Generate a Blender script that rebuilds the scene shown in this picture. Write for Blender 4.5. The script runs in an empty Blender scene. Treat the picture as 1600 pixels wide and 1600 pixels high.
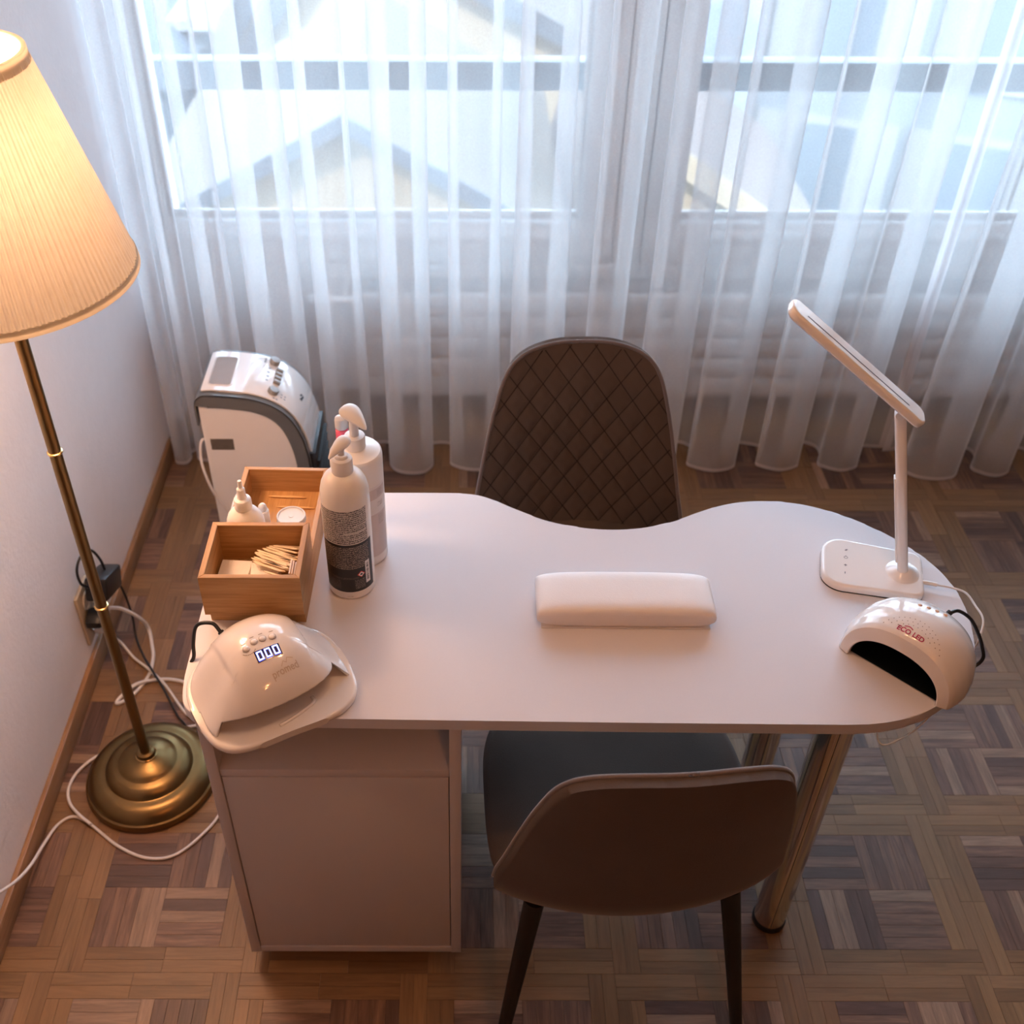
import bpy, bmesh, math, random
from math import pi, sin, cos, radians as R
from mathutils import Vector, Matrix

SC = bpy.context.scene
COL = SC.collection
random.seed(11)

# ------------------------------------------------------------------ camera
cam_d = bpy.data.cameras.new('camera')
cam = bpy.data.objects.new('camera', cam_d)
COL.objects.link(cam)
SC.camera = cam
cam_d.sensor_width = 36.0
cam_d.lens = 36.0 * 1690 / 1600
cam_d.shift_x = 75 / 1600
cam_d.clip_start = 0.02
cam_d.clip_end = 300
cam.matrix_world = Matrix.Translation((0, 0, 1.97)) @ Matrix.Rotation(R(49.8), 4, 'X') @ Matrix.Rotation(R(0.2), 4, 'Z')
cam_d.dof.use_dof = True
cam_d.dof.focus_distance = 1.62
cam_d.dof.aperture_fstop = 5.0

# ------------------------------------------------------------------ world, sun, lights, exposure
WORLD_STRENGTH = 9.5
SUN_STRENGTH = 5.5
w = bpy.data.worlds.new('sky')
SC.world = w
w.use_nodes = True
nt = w.node_tree
nt.nodes.clear()
wo = nt.nodes.new('ShaderNodeOutputWorld')
bg = nt.nodes.new('ShaderNodeBackground')
tc = nt.nodes.new('ShaderNodeTexCoord')
sx = nt.nodes.new('ShaderNodeSeparateXYZ')
rp = nt.nodes.new('ShaderNodeValToRGB')
rp.color_ramp.elements[0].position = 0.0
rp.color_ramp.elements[0].color = (0.72, 0.86, 1.0, 1)
rp.color_ramp.elements[1].position = 1.0
rp.color_ramp.elements[1].color = (0.50, 0.72, 1.0, 1)
nt.links.new(tc.outputs['Generated'], sx.inputs[0])
nt.links.new(sx.outputs['Z'], rp.inputs[0])
nt.links.new(rp.outputs[0], bg.inputs['Color'])
bg.inputs['Strength'].default_value = WORLD_STRENGTH
nt.links.new(bg.outputs[0], wo.inputs[0])


def light(name, kind, loc, energy, color, rot=None, **kw):
    d = bpy.data.lights.new(name, kind)
    d.energy = energy
    d.color = color
    for k, v in kw.items():
        setattr(d, k, v)
    o = bpy.data.objects.new(name, d)
    o.location = loc
    if rot:
        o.rotation_euler = rot
    COL.objects.link(o)
    return o


# sun over our own roof, shining on the houses across the street
light('sun', 'SUN', (0, 0, 12), SUN_STRENGTH, (1.0, 0.86, 0.68), (R(47), 0, R(-24)), angle=R(0.6))
# warm twin ceiling bulbs of the room, above the frame
CEILING_W = 5.0
for lx, ly in ((0.05, 0.95), (0.35, 0.95)):
    light('ceiling_bulb', 'POINT', (lx, ly, 2.36), CEILING_W, (1.0, 0.56, 0.30), shadow_soft_size=0.05)
# weaker pair further back, behind the photographer
FRONT_W = 5.0
for lx, ly in ((0.45, -0.75), (0.45, -0.55)):
    light('ceiling_bulb', 'POINT', (lx, ly, 2.34), FRONT_W, (1.0, 0.38, 0.13), shadow_soft_size=0.035)
# bulb inside the floor lamp
LAMP_W = 13.0
light('floor_lamp_bulb', 'POINT', (-0.676, 1.427, 1.39), LAMP_W, (1.0, 0.57, 0.34), shadow_soft_size=0.10)
# sky portal just outside the windows: guides samples of the sky, adds no light
po = light('window_portal', 'AREA', (0.75, 3.24, 1.45), 1.0, (1, 1, 1), (R(-90), 0, 0), shape='RECTANGLE', size=3.4, size_y=2.0)
po.data.cycles.is_portal = True

SC.view_settings.view_transform = 'Standard'
SC.view_settings.look = 'None'
SC.view_settings.gamma = 1.0
SC.view_settings.exposure = 0.5
SC.view_settings.use_curve_mapping = False
SC.render.engine = 'CYCLES'
SC.cycles.use_denoising = True
SC.cycles.transparent_max_bounces = 40
SC.cycles.max_bounces = 10
SC.cycles.diffuse_bounces = 5
SC.cycles.transmission_bounces = 10
SC.cycles.sample_clamp_indirect = 8.0
SC.cycles.caustics_reflective = False
SC.cycles.caustics_refractive = False

# ------------------------------------------------------------------ materials
MATS = {}


def new_mat(name):
    m = bpy.data.materials.new(name)
    m.use_nodes = True
    n = m.node_tree.nodes
    return m, n, m.node_tree.links, n['Principled BSDF']


def mat(name, col, rough=0.5, metal=0.0, scale=40.0, amount=0.06, bump=0.0, bscale=None, coat=0.0, sheen=0.0,
        sheen_col=(1, 1, 1), emit=None, estr=0.0, trans=0.0, alpha=1.0, sss=0.0, stretch=(1, 1, 1)):
    """Principled material with a faint procedural mottling and optional fine relief."""
    if name in MATS:
        return MATS[name]
    m, n, l, p = new_mat(name)
    tcn = n.new('ShaderNodeTexCoord')
    mp = n.new('ShaderNodeMapping')
    mp.inputs['Scale'].default_value = stretch
    l.new(tcn.outputs['Object'], mp.inputs[0])
    nz = n.new('ShaderNodeTexNoise')
    nz.inputs['Scale'].default_value = scale
    nz.inputs['Detail'].default_value = 4
    l.new(mp.outputs[0], nz.inputs['Vector'])
    mx = n.new('ShaderNodeMix')
    mx.data_type = 'RGBA'
    a = tuple(max(0, c * (1 - amount)) for c in col)
    b = tuple(min(1, c * (1 + amount)) for c in col)
    mx.inputs[6].default_value = (*a, 1)
    mx.inputs[7].default_value = (*b, 1)
    l.new(nz.outputs['Fac'], mx.inputs[0])
    l.new(mx.outputs[2], p.inputs['Base Color'])
    p.inputs['Roughness'].default_value = rough
    p.inputs['Metallic'].default_value = metal
    p.inputs['Coat Weight'].default_value = coat
    p.inputs['Coat Roughness'].default_value = 0.08
    p.inputs['Sheen Weight'].default_value = sheen
    p.inputs['Sheen Tint'].default_value = (*sheen_col, 1)
    p.inputs['Sheen Roughness'].default_value = 0.35
    p.inputs['Transmission Weight'].default_value = trans
    p.inputs['Alpha'].default_value = alpha
    if sss:
        p.inputs['Subsurface Weight'].default_value = sss
        p.inputs['Subsurface Radius'].default_value = (0.02, 0.015, 0.01)
        p.inputs['Subsurface Scale'].default_value = 0.3
    if emit:
        p.inputs['Emission Color'].default_value = (*emit, 1)
        p.inputs['Emission Strength'].default_value = estr
    if bump:
        nb = n.new('ShaderNodeTexNoise')
        nb.inputs['Scale'].default_value = bscale or scale * 6
        nb.inputs['Detail'].default_value = 3
        l.new(mp.outputs[0], nb.inputs['Vector'])
        bp = n.new('ShaderNodeBump')
        bp.inputs['Strength'].default_value = bump
        bp.inputs['Distance'].default_value = 0.002
        l.new(nb.outputs['Fac'], bp.inputs['Height'])
        l.new(bp.outputs[0], p.inputs['Normal'])
    MATS[name] = m
    return m


def wood_mat(name, c1, c2, c3, rough=0.4, stretch=(1, 14, 14), scale=9.0, rings=0.0):
    """Long-grained wood in object space; grain runs along the least stretched axis."""
    if name in MATS:
        return MATS[name]
    m, n, l, p = new_mat(name)
    tcn = n.new('ShaderNodeTexCoord')
    mp = n.new('ShaderNodeMapping')
    mp.inputs['Scale'].default_value = stretch
    l.new(tcn.outputs['Object'], mp.inputs[0])
    nz = n.new('ShaderNodeTexNoise')
    nz.inputs['Scale'].default_value = scale
    nz.inputs['Detail'].default_value = 6
    nz.inputs['Roughness'].default_value = 0.65
    nz.inputs['Distortion'].default_value = 0.4
    l.new(mp.outputs[0], nz.inputs['Vector'])
    cr = n.new('ShaderNodeValToRGB')
    e = cr.color_ramp.elements
    e[0].position, e[0].color = 0.3, (*c1, 1)
    e[1].position, e[1].color = 0.72, (*c3, 1)
    k = e.new(0.5)
    k.color = (*c2, 1)
    l.new(nz.outputs['Fac'], cr.inputs[0])
    l.new(cr.outputs[0], p.inputs['Base Color'])
    p.inputs['Roughness'].default_value = rough
    bp = n.new('ShaderNodeBump')
    bp.inputs['Strength'].default_value = 0.12
    bp.inputs['Distance'].default_value = 0.001
    l.new(nz.outputs['Fac'], bp.inputs['Height'])
    l.new(bp.outputs[0], p.inputs['Normal'])
    MATS[name] = m
    return m


def plank_mat():
    """Parquet: base tone from a colour attribute, grain from the UVs (u along the finger)."""
    m, n, l, p = new_mat('parquet_wood')
    at = n.new('ShaderNodeAttribute')
    at.attribute_name = 'tone'
    uv = n.new('ShaderNodeUVMap')
    uv.uv_map = 'grain'
    mp = n.new('ShaderNodeMapping')
    mp.inputs['Scale'].default_value = (9, 110, 1)
    l.new(uv.outputs[0], mp.inputs[0])
    nz = n.new('ShaderNodeTexNoise')
    nz.inputs['Scale'].default_value = 1.0
    nz.inputs['Detail'].default_value = 5
    nz.inputs['Distortion'].default_value = 0.9
    l.new(mp.outputs[0], nz.inputs['Vector'])
    mp2 = n.new('ShaderNodeMapping')
    mp2.inputs['Scale'].default_value = (60, 700, 1)
    l.new(uv.outputs[0], mp2.inputs[0])
    nz2 = n.new('ShaderNodeTexNoise')
    nz2.inputs['Scale'].default_value = 1.0
    l.new(mp2.outputs[0], nz2.inputs['Vector'])
    rm = n.new('ShaderNodeMapRange')
    rm.inputs[1].default_value = 0.3
    rm.inputs[2].default_value = 0.7
    rm.inputs[3].default_value = 0.58
    rm.inputs[4].default_value = 1.3
    l.new(nz.outputs['Fac'], rm.inputs[0])
    rm2 = n.new('ShaderNodeMapRange')
    rm2.inputs[1].default_value = 0.3
    rm2.inputs[2].default_value = 0.7
    rm2.inputs[3].default_value = 0.9
    rm2.inputs[4].default_value = 1.08
    l.new(nz2.outputs['Fac'], rm2.inputs[0])
    mm = n.new('ShaderNodeMath')
    mm.operation = 'MULTIPLY'
    l.new(rm.outputs[0], mm.inputs[0])
    l.new(rm2.outputs[0], mm.inputs[1])
    # streak strength is carried in the attribute's alpha (oak is calmer than walnut)
    mixs = n.new('ShaderNodeMix')
    mixs.data_type = 'FLOAT'
    mixs.inputs[2].default_value = 1.0
    l.new(at.outputs['Alpha'], mixs.inputs[0])
    l.new(mm.outputs[0], mixs.inputs[3])
    vm = n.new('ShaderNodeVectorMath')
    vm.operation = 'SCALE'
    l.new(at.outputs['Color'], vm.inputs[0])
    l.new(mixs.outputs[0], vm.inputs['Scale'])
    l.new(vm.outputs[0], p.inputs['Base Color'])
    p.inputs['Roughness'].default_value = 0.42
    bp = n.new('ShaderNodeBump')
    bp.inputs['Strength'].default_value = 0.08
    bp.inputs['Distance'].default_value = 0.001
    l.new(nz2.outputs['Fac'], bp.inputs['Height'])
    l.new(bp.outputs[0], p.inputs['Normal'])
    return m


def sheer_mat(name, k, tint):
    """Sheer voile: the fabric covers more the more obliquely one looks through it."""
    m = bpy.data.materials.new(name)
    m.use_nodes = True
    n, l = m.node_tree.nodes, m.node_tree.links
    n.clear()
    out = n.new('ShaderNodeOutputMaterial')
    geo = n.new('ShaderNodeNewGeometry')
    dot = n.new('ShaderNodeVectorMath')
    dot.operation = 'DOT_PRODUCT'
    l.new(geo.outputs['Normal'], dot.inputs[0])
    l.new(geo.outputs['Incoming'], dot.inputs[1])
    ab = n.new('ShaderNodeMath')
    ab.operation = 'ABSOLUTE'
    l.new(dot.outputs['Value'], ab.inputs[0])
    mxm = n.new('ShaderNodeMath')
    mxm.operation = 'MAXIMUM'
    mxm.inputs[1].default_value = 0.12
    l.new(ab.outputs[0], mxm.inputs[0])
    dv = n.new('ShaderNodeMath')
    dv.operation = 'DIVIDE'
    dv.inputs[0].default_value = -k
    l.new(mxm.outputs[0], dv.inputs[1])
    ex = n.new('ShaderNodeMath')
    ex.operation = 'EXPONENT'
    l.new(dv.outputs[0], ex.inputs[0])
    # weave: tiny variation of the cover
    tcn = n.new('ShaderNodeTexCoord')
    nz = n.new('ShaderNodeTexNoise')
    nz.inputs['Scale'].default_value = 260
    l.new(tcn.outputs['Object'], nz.inputs['Vector'])
    wv = n.new('ShaderNodeMath')
    wv.operation = 'MULTIPLY_ADD'
    wv.inputs[1].default_value = 0.10
    wv.inputs[2].default_value = -0.05
    l.new(nz.outputs['Fac'], wv.inputs[0])
    ad = n.new('ShaderNodeMath')
    ad.operation = 'ADD'
    ad.use_clamp = True
    l.new(ex.outputs[0], ad.inputs[0])
    l.new(wv.outputs[0], ad.inputs[1])
    tr = n.new('ShaderNodeBsdfTransparent')
    tr.inputs[0].default_value = (1, 1, 1, 1)
    df = n.new('ShaderNodeBsdfDiffuse')
    df.inputs[0].default_value = (*tint, 1)
    tl = n.new('ShaderNodeBsdfTranslucent')
    tl.inputs[0].default_value = (*tint, 1)
    m1 = n.new('ShaderNodeMixShader')
    m1.inputs[0].default_value = 0.5
    l.new(df.outputs[0], m1.inputs[1])
    l.new(tl.outputs[0], m1.inputs[2])
    m2 = n.new('ShaderNodeMixShader')
    l.new(ad.outputs[0], m2.inputs[0])
    l.new(m1.outputs[0], m2.inputs[1])
    l.new(tr.outputs[0], m2.inputs[2])
    l.new(m2.outputs[0], out.inputs[0])
    MATS[name] = m
    return m


def shade_mat(name='pleated_shade', fac=0.12):
    m = bpy.data.materials.new(name)
    m.use_nodes = True
    n, l = m.node_tree.nodes, m.node_tree.links
    n.clear()
    out = n.new('ShaderNodeOutputMaterial')
    tcn = n.new('ShaderNodeTexCoord')
    nz = n.new('ShaderNodeTexNoise')
    nz.inputs['Scale'].default_value = 60
    l.new(tcn.outputs['Object'], nz.inputs['Vector'])
    cr = n.new('ShaderNodeValToRGB')
    cr.color_ramp.elements[0].color = (0.62, 0.57, 0.49, 1)
    cr.color_ramp.elements[1].color = (0.70, 0.66, 0.58, 1)
    l.new(nz.outputs['Fac'], cr.inputs[0])
    df = n.new('ShaderNodeBsdfDiffuse')
    tl = n.new('ShaderNodeBsdfTranslucent')
    l.new(cr.outputs[0], df.inputs[0])
    l.new(cr.outputs[0], tl.inputs[0])
    m1 = n.new('ShaderNodeMixShader')
    m1.inputs[0].default_value = fac
    l.new(df.outputs[0], m1.inputs[1])
    l.new(tl.outputs[0], m1.inputs[2])
    l.new(m1.outputs[0], out.inputs[0])
    return m


def glass_mat(name, tint=(0.95, 0.98, 1.0), refl=0.06):
    m = bpy.data.materials.new(name)
    m.use_nodes = True
    n, l = m.node_tree.nodes, m.node_tree.links
    n.clear()
    out = n.new('ShaderNodeOutputMaterial')
    tr = n.new('ShaderNodeBsdfTransparent')
    tr.inputs[0].default_value = (*tint, 1)
    gl = n.new('ShaderNodeBsdfGlossy')
    gl.inputs['Roughness'].default_value = 0.02
    fr = n.new('ShaderNodeFresnel')
    fr.inputs[0].default_value = 1.45
    mx = n.new('ShaderNodeMixShader')
    l.new(fr.outputs[0], mx.inputs[0])
    l.new(tr.outputs[0], mx.inputs[1])
    l.new(gl.outputs[0], mx.inputs[2])
    l.new(mx.outputs[0], out.inputs[0])
    return m


def print_mat(name, paper, ink, rows=22.0, chars=120.0, cover=0.5, alpha_paper=1.0, rough=0.45):
    """Small unreadable print: rows of tiny marks, UV driven (flat print on a label)."""
    m, n, l, p = new_mat(name)
    uv = n.new('ShaderNodeUVMap')
    sp = n.new('ShaderNodeSeparateXYZ')
    l.new(uv.outputs[0], sp.inputs[0])
    ml = n.new('ShaderNodeMath')
    ml.operation = 'MULTIPLY'
    ml.inputs[1].default_value = rows
    l.new(sp.outputs['Y'], ml.inputs[0])
    fr = n.new('ShaderNodeMath')
    fr.operation = 'FRACT'
    l.new(ml.outputs[0], fr.inputs[0])
    gt = n.new('ShaderNodeMath')
    gt.operation = 'GREATER_THAN'
    gt.inputs[1].default_value = 0.3
    l.new(fr.outputs[0], gt.inputs[0])
    mp = n.new('ShaderNodeMapping')
    mp.inputs['Scale'].default_value = (chars, rows * 2.0, 1)
    l.new(uv.outputs[0], mp.inputs[0])
    nz = n.new('ShaderNodeTexNoise')
    nz.inputs['Scale'].default_value = 1.0
    nz.inputs['Detail'].default_value = 1
    l.new(mp.outputs[0], nz.inputs['Vector'])
    g2 = n.new('ShaderNodeMath')
    g2.operation = 'GREATER_THAN'
    g2.inputs[1].default_value = 1 - cover
    l.new(nz.outputs['Fac'], g2.inputs[0])
    mu = n.new('ShaderNodeMath')
    mu.operation = 'MULTIPLY'
    l.new(gt.outputs[0], mu.inputs[0])
    l.new(g2.outputs[0], mu.inputs[1])
    mx = n.new('ShaderNodeMix')
    mx.data_type = 'RGBA'
    mx.inputs[6].default_value = (*paper, 1)
    mx.inputs[7].default_value = (*ink, 1)
    l.new(mu.outputs[0], mx.inputs[0])
    l.new(mx.outputs[2], p.inputs['Base Color'])
    p.inputs['Roughness'].default_value = rough
    if alpha_paper < 1:
        am = n.new('ShaderNodeMath')
        am.operation = 'MAXIMUM'
        am.inputs[1].default_value = alpha_paper
        l.new(mu.outputs[0], am.inputs[0])
        l.new(am.outputs[0], p.inputs['Alpha'])
    return m


# ------------------------------------------------------------------ mesh helpers
def link_mesh(name, verts, faces, m, parent=None, smooth=None, loc=None, uvs=None):
    me = bpy.data.meshes.new(name)
    off = Vector((0, 0, 0))
    if parent is None and loc is None and verts:
        xs = [v[0] for v in verts]
        ys = [v[1] for v in verts]
        zs = [v[2] for v in verts]
        off = Vector(((min(xs) + max(xs)) / 2, (min(ys) + max(ys)) / 2, min(zs)))
        verts = [(v[0] - off.x, v[1] - off.y, v[2] - off.z) for v in verts]
    me.from_pydata([tuple(v) for v in verts], [], faces)
    me.update()
    if uvs is not None:
        ul = me.uv_layers.new(name='UVMap')
        for lp in me.loops:
            ul.data[lp.index].uv = uvs[lp.vertex_index]
    bm = bmesh.new()
    bm.from_mesh(me)
    bmesh.ops.recalc_face_normals(bm, faces=bm.faces)
    bm.to_mesh(me)
    bm.free()
    if m:
        me.materials.append(m)
    if smooth is not None:
        for pgn in me.polygons:
            pgn.use_smooth = True
        if smooth < 180:
            me.set_sharp_from_angle(angle=R(smooth))
    o = bpy.data.objects.new(name, me)
    COL.objects.link(o)
    if parent is not None:
        o.parent = parent
    else:
        o.location = off if loc is None else loc
    return o


class G:
    """Collects geometry; build() links it as one mesh object."""

    def __init__(self):
        self.v, self.f = [], []

    def add(self, verts, faces, M=None):
        b = len(self.v)
        if M is not None:
            verts = [M @ Vector(v) for v in verts]
        self.v += [tuple(v) for v in verts]
        self.f += [tuple(i + b for i in f) for f in faces]
        return self

    def bm(self, bm, M=None):
        bm.verts.ensure_lookup_table()
        bm.verts.index_update()
        self.add([v.co.copy() for v in bm.verts], [[v.index for v in f.verts] for f in bm.faces], M)
        bm.free()
        return self

    def box(self, c, s, bev=0.0, seg=2, M=None):
        bm = bmesh.new()
        bmesh.ops.create_cube(bm, size=1.0)
        for v in bm.verts:
            v.co = Vector((v.co.x * s[0], v.co.y * s[1], v.co.z * s[2]))
        if bev:
            bmesh.ops.bevel(bm, geom=bm.edges[:], offset=bev, segments=seg, profile=0.5, affect='EDGES')
        for v in bm.verts:
            v.co += Vector(c)
        return self.bm(bm, M)

    def span(self, a, b, bev=0.0, seg=2, M=None):
        return self.box([(a[i] + b[i]) / 2 for i in range(3)], [abs(b[i] - a[i]) for i in range(3)], bev, seg, M)

    def prism(self, out, z0, z1, bev=0.0, seg=2, M=None, edges='both'):
        bm = bmesh.new()
        vs = [bm.verts.new((x, y, z0)) for x, y in out]
        f = bm.faces.new(vs)
        r = bmesh.ops.extrude_face_region(bm, geom=[f])
        top = [e for e in r['geom'] if isinstance(e, bmesh.types.BMVert)]
        for v in top:
            v.co.z = z1
        if bev:
            es = [e for e in bm.edges if abs(e.verts[0].co.z - e.verts[1].co.z) < 1e-6 and
                  (edges == 'both' or abs(e.verts[0].co.z - z1) < 1e-6)]
            bmesh.ops.bevel(bm, geom=es, offset=bev, segments=seg, profile=0.5, affect='EDGES')
            bm.normal_update()
            zs_ = [v.co.z for v in bm.verts]
            caps = [f for f in bm.faces if abs(f.normal.z) > 0.999 and len(f.verts) > 4 and (abs(f.verts[0].co.z - max(zs_)) < 1e-6 or abs(f.verts[0].co.z - min(zs_)) < 1e-6)]
            if caps:
                bmesh.ops.inset_individual(bm, faces=caps, thickness=min(0.0006, bev * 0.5), use_even_offset=True)
        return self.bm(bm, M)

    def lathe(self, prof, n=48, M=None, cap=True):
        vs, fs = [], []
        for r, z in prof:
            for i in range(n):
                a = 2 * pi * i / n
                vs.append((r * cos(a), r * sin(a), z))
        for j in range(len(prof) - 1):
            for i in range(n):
                k = (i + 1) % n
                fs.append((j * n + i, j * n + k, (j + 1) * n + k, (j + 1) * n + i))
        if cap:
            if prof[0][0] > 1e-6:
                fs.append(tuple(range(n))[::-1])
            if prof[-1][0] > 1e-6:
                fs.append(tuple((len(prof) - 1) * n + i for i in range(n)))
        return self.add(vs, fs, M)

    def tube(self, pts, r, n=8, sub=6, spline=True, closed=False, M=None):
        P = [Vector(p) for p in pts]
        if spline:
            Q = []
            N = len(P)
            rng = N if closed else N - 1
            for i in range(rng):
                p0 = P[(i - 1) % N] if (closed or i > 0) else P[0] * 2 - P[1]
                p1, p2 = P[i], P[(i + 1) % N]
                p3 = P[(i + 2) % N] if (closed or i + 2 < N) else P[-1] * 2 - P[-2]
                for k in range(sub):
                    t = k / sub
                    Q.append(0.5 * ((2 * p1) + (p2 - p0) * t + (2 * p0 - 5 * p1 + 4 * p2 - p3) * t * t + (3 * p1 - p0 - 3 * p2 + p3) * t ** 3))
            if not closed:
                Q.append(P[-1])
            P = Q
        N = len(P)
        rs = r if isinstance(r, (list, tuple)) else None
        vs, fs = [], []
        nrm = None
        for i in range(N):
            if closed:
                t = P[(i + 1) % N] - P[(i - 1) % N]
            else:
                t = P[min(i + 1, N - 1)] - P[max(i - 1, 0)]
            t.normalize()
            if nrm is None:
                nrm = t.orthogonal().normalized()
            nrm = (nrm - t * nrm.dot(t))
            if nrm.length < 1e-6:
                nrm = t.orthogonal()
            nrm.normalize()
            bi = t.cross(nrm)
            rr = r if rs is None else rs[0] + (rs[1] - rs[0]) * i / (N - 1)
            for k in range(n):
                a = 2 * pi * k / n
                vs.append(P[i] + nrm * (rr * cos(a)) + bi * (rr * sin(a)))
        for i in range(N if closed else N - 1):
            for k in range(n):
                a, b = i * n + k, i * n + (k + 1) % n
                c, d = ((i + 1) % N) * n + (k + 1) % n, ((i + 1) % N) * n + k
                fs.append((a, b, c, d))
        if not closed:
            fs.append(tuple(range(n))[::-1])
            fs.append(tuple((N - 1) * n + k for k in range(n)))
        return self.add(vs, fs, M)

    def grid(self, nu, nv, fn, closeu=False, M=None):
        vs = [fn(i, j) for j in range(nv) for i in range(nu)]
        fs = []
        for j in range(nv - 1):
            for i in range(nu if closeu else nu - 1):
                k = (i + 1) % nu
                fs.append((j * nu + i, j * nu + k, (j + 1) * nu + k, (j + 1) * nu + i))
        return self.add(vs, fs, M)

    def build(self, name, m, parent=None, smooth=40, uvs=None):
        return link_mesh(name, self.v, self.f, m, parent, smooth, uvs=uvs)


def tag(o, label=None, cat=None, group=None, kind=None):
    if label:
        o['label'] = label
    if cat:
        o['category'] = cat
    if group:
        o['group'] = group
    if kind:
        o['kind'] = kind
    return o


def empty(name, loc, rz=0.0, label=None, cat=None, group=None, kind=None):
    o = bpy.data.objects.new(name, None)
    o.empty_display_size = 0.05
    o.location = loc
    o.rotation_euler = (0, 0, rz)
    COL.objects.link(o)
    return tag(o, label, cat, group, kind)


def text_geo(s, size, fn, g, bold=0.0, align='CENTER'):
    """Flat lettering; fn maps (x, y) in metres to a surface point."""
    cu = bpy.data.curves.new('t', 'FONT')
    cu.body = s
    cu.size = size
    cu.align_x = align
    cu.align_y = 'CENTER'
    cu.offset = bold
    cu.resolution_u = 3
    o = bpy.data.objects.new('t', cu)
    COL.objects.link(o)
    dg = bpy.context.evaluated_depsgraph_get()
    me = bpy.data.meshes.new_from_object(o.evaluated_get(dg))
    g.add([fn(v.co.x, v.co.y) for v in me.vertices], [tuple(p.vertices) for p in me.polygons])
    bpy.data.objects.remove(o)
    bpy.data.curves.remove(cu)
    bpy.data.meshes.remove(me)


def smooth_curve(pts, sub=8, closed=True):
    P = [Vector((*p, 0)) if len(p) == 2 else Vector(p) for p in pts]
    N = len(P)
    Q = []
    for i in range(N if closed else N - 1):
        p0 = P[(i - 1) % N] if (closed or i > 0) else P[0] * 2 - P[1]
        p1, p2 = P[i], P[(i + 1) % N]
        p3 = P[(i + 2) % N] if (closed or i + 2 < N) else P[-1] * 2 - P[-2]
        for k in range(sub):
            t = k / sub
            Q.append(0.5 * ((2 * p1) + (p2 - p0) * t + (2 * p0 - 5 * p1 + 4 * p2 - p3) * t * t + (3 * p1 - p0 - 3 * p2 + p3) * t ** 3))
    if not closed:
        Q.append(P[-1])
    return [(q.x, q.y) for q in Q] if len(pts[0]) == 2 else Q


# ------------------------------------------------------------------ palette
M_WALL = mat('wall_paper', (0.86, 0.82, 0.83), 0.75, scale=25, amount=0.03, bump=0.35, bscale=90)
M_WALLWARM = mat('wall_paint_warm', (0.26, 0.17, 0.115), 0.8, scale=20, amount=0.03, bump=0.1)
M_WALLBACK = mat('wall_paint', (0.74, 0.73, 0.74), 0.7, scale=20, amount=0.03, bump=0.1)
M_CEIL = mat('ceiling_paint', (0.60, 0.54, 0.50), 0.8)
M_FRAME = mat('window_lacquer', (0.80, 0.79, 0.79), 0.35, amount=0.02)
M_RAD = mat('radiator_enamel', (0.78, 0.77, 0.77), 0.35, amount=0.02)
M_BASE = wood_mat('baseboard_oak', (0.26, 0.13, 0.05), (0.33, 0.17, 0.075), (0.42, 0.23, 0.11), 0.4, (14, 1, 14), 7)
M_GAP = mat('parquet_joint', (0.14, 0.075, 0.04), 0.8)
M_PLANK = plank_mat()
M_DESK = mat('desk_laminate', (0.69, 0.675, 0.715), 0.36, scale=300, amount=0.02, bump=0.06, bscale=900)
M_CAB = mat('cabinet_laminate', (0.66, 0.62, 0.63), 0.45, scale=300, amount=0.02, bump=0.05, bscale=900)
M_CHROME = mat('chrome', (0.75, 0.72, 0.68), 0.14, metal=1.0, amount=0.02)
M_BLACKPL = mat('black_plastic', (0.012, 0.012, 0.014), 0.4)
M_BLACKMET = mat('black_metal', (0.012, 0.010, 0.009), 0.5)
M_VELVET = mat('taupe_velvet', (0.085, 0.058, 0.044), 0.85, scale=9, amount=0.22, bump=0.25, bscale=600, sheen=0.30, sheen_col=(0.72, 0.66, 0.66))
M_PIPE = mat('velvet_piping', (0.16, 0.13, 0.125), 0.8, sheen=0.6, bump=0.2, bscale=500)
M_BRASS = mat('antique_brass', (0.25, 0.165, 0.07), 0.33, metal=1.0, scale=30, amount=0.10)
M_BRASSHI = mat('polished_brass', (0.75, 0.52, 0.22), 0.22, metal=1.0)
M_SHADE = shade_mat()
M_SHADERIM = shade_mat('shade_rim', 0.6)
M_SHADEBAND = mat('shade_ribbon', (0.80, 0.72, 0.62), 0.7, bump=0.2)
M_BULB = mat('lamp_bulb', (1, 1, 1), 0.4, emit=(1.0, 0.62, 0.30), estr=8.0)
M_WHITEGLOSS = mat('white_gloss_plastic', (0.84, 0.80, 0.78), 0.09, amount=0.015, coat=0.3)
M_WHITEPL = mat('white_plastic', (0.82, 0.80, 0.79), 0.4, amount=0.02)
M_WHITECORD = mat('white_cord', (0.78, 0.74, 0.72), 0.45)
M_GREYPL = mat('grey_plastic', (0.17, 0.165, 0.16), 0.4)
M_DARKIN = mat('dark_interior', (0.006, 0.010, 0.013), 0.35)
M_BAMBOO = wood_mat('bamboo_x', (0.34, 0.175, 0.058), (0.45, 0.245, 0.09), (0.56, 0.335, 0.145), 0.45, (1.2, 22, 22), 7)
M_BAMBOOY = wood_mat('bamboo_y', (0.34, 0.175, 0.058), (0.45, 0.245, 0.09), (0.56, 0.335, 0.145), 0.45, (22, 1.2, 22), 7)
M_STICK = wood_mat('birch_stick', (0.80, 0.63, 0.42), (0.85, 0.70, 0.49), (0.88, 0.76, 0.57), 0.6, (6, 60, 60), 10)
M_ORANGEWOOD = wood_mat('orange_stick', (0.58, 0.33, 0.13), (0.66, 0.40, 0.17), (0.74, 0.48, 0.22), 0.5, (6, 60, 60), 10)
M_PAD = mat('cotton_pad', (0.86, 0.80, 0.73), 0.95, bump=0.4, bscale=700, scale=120)
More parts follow.
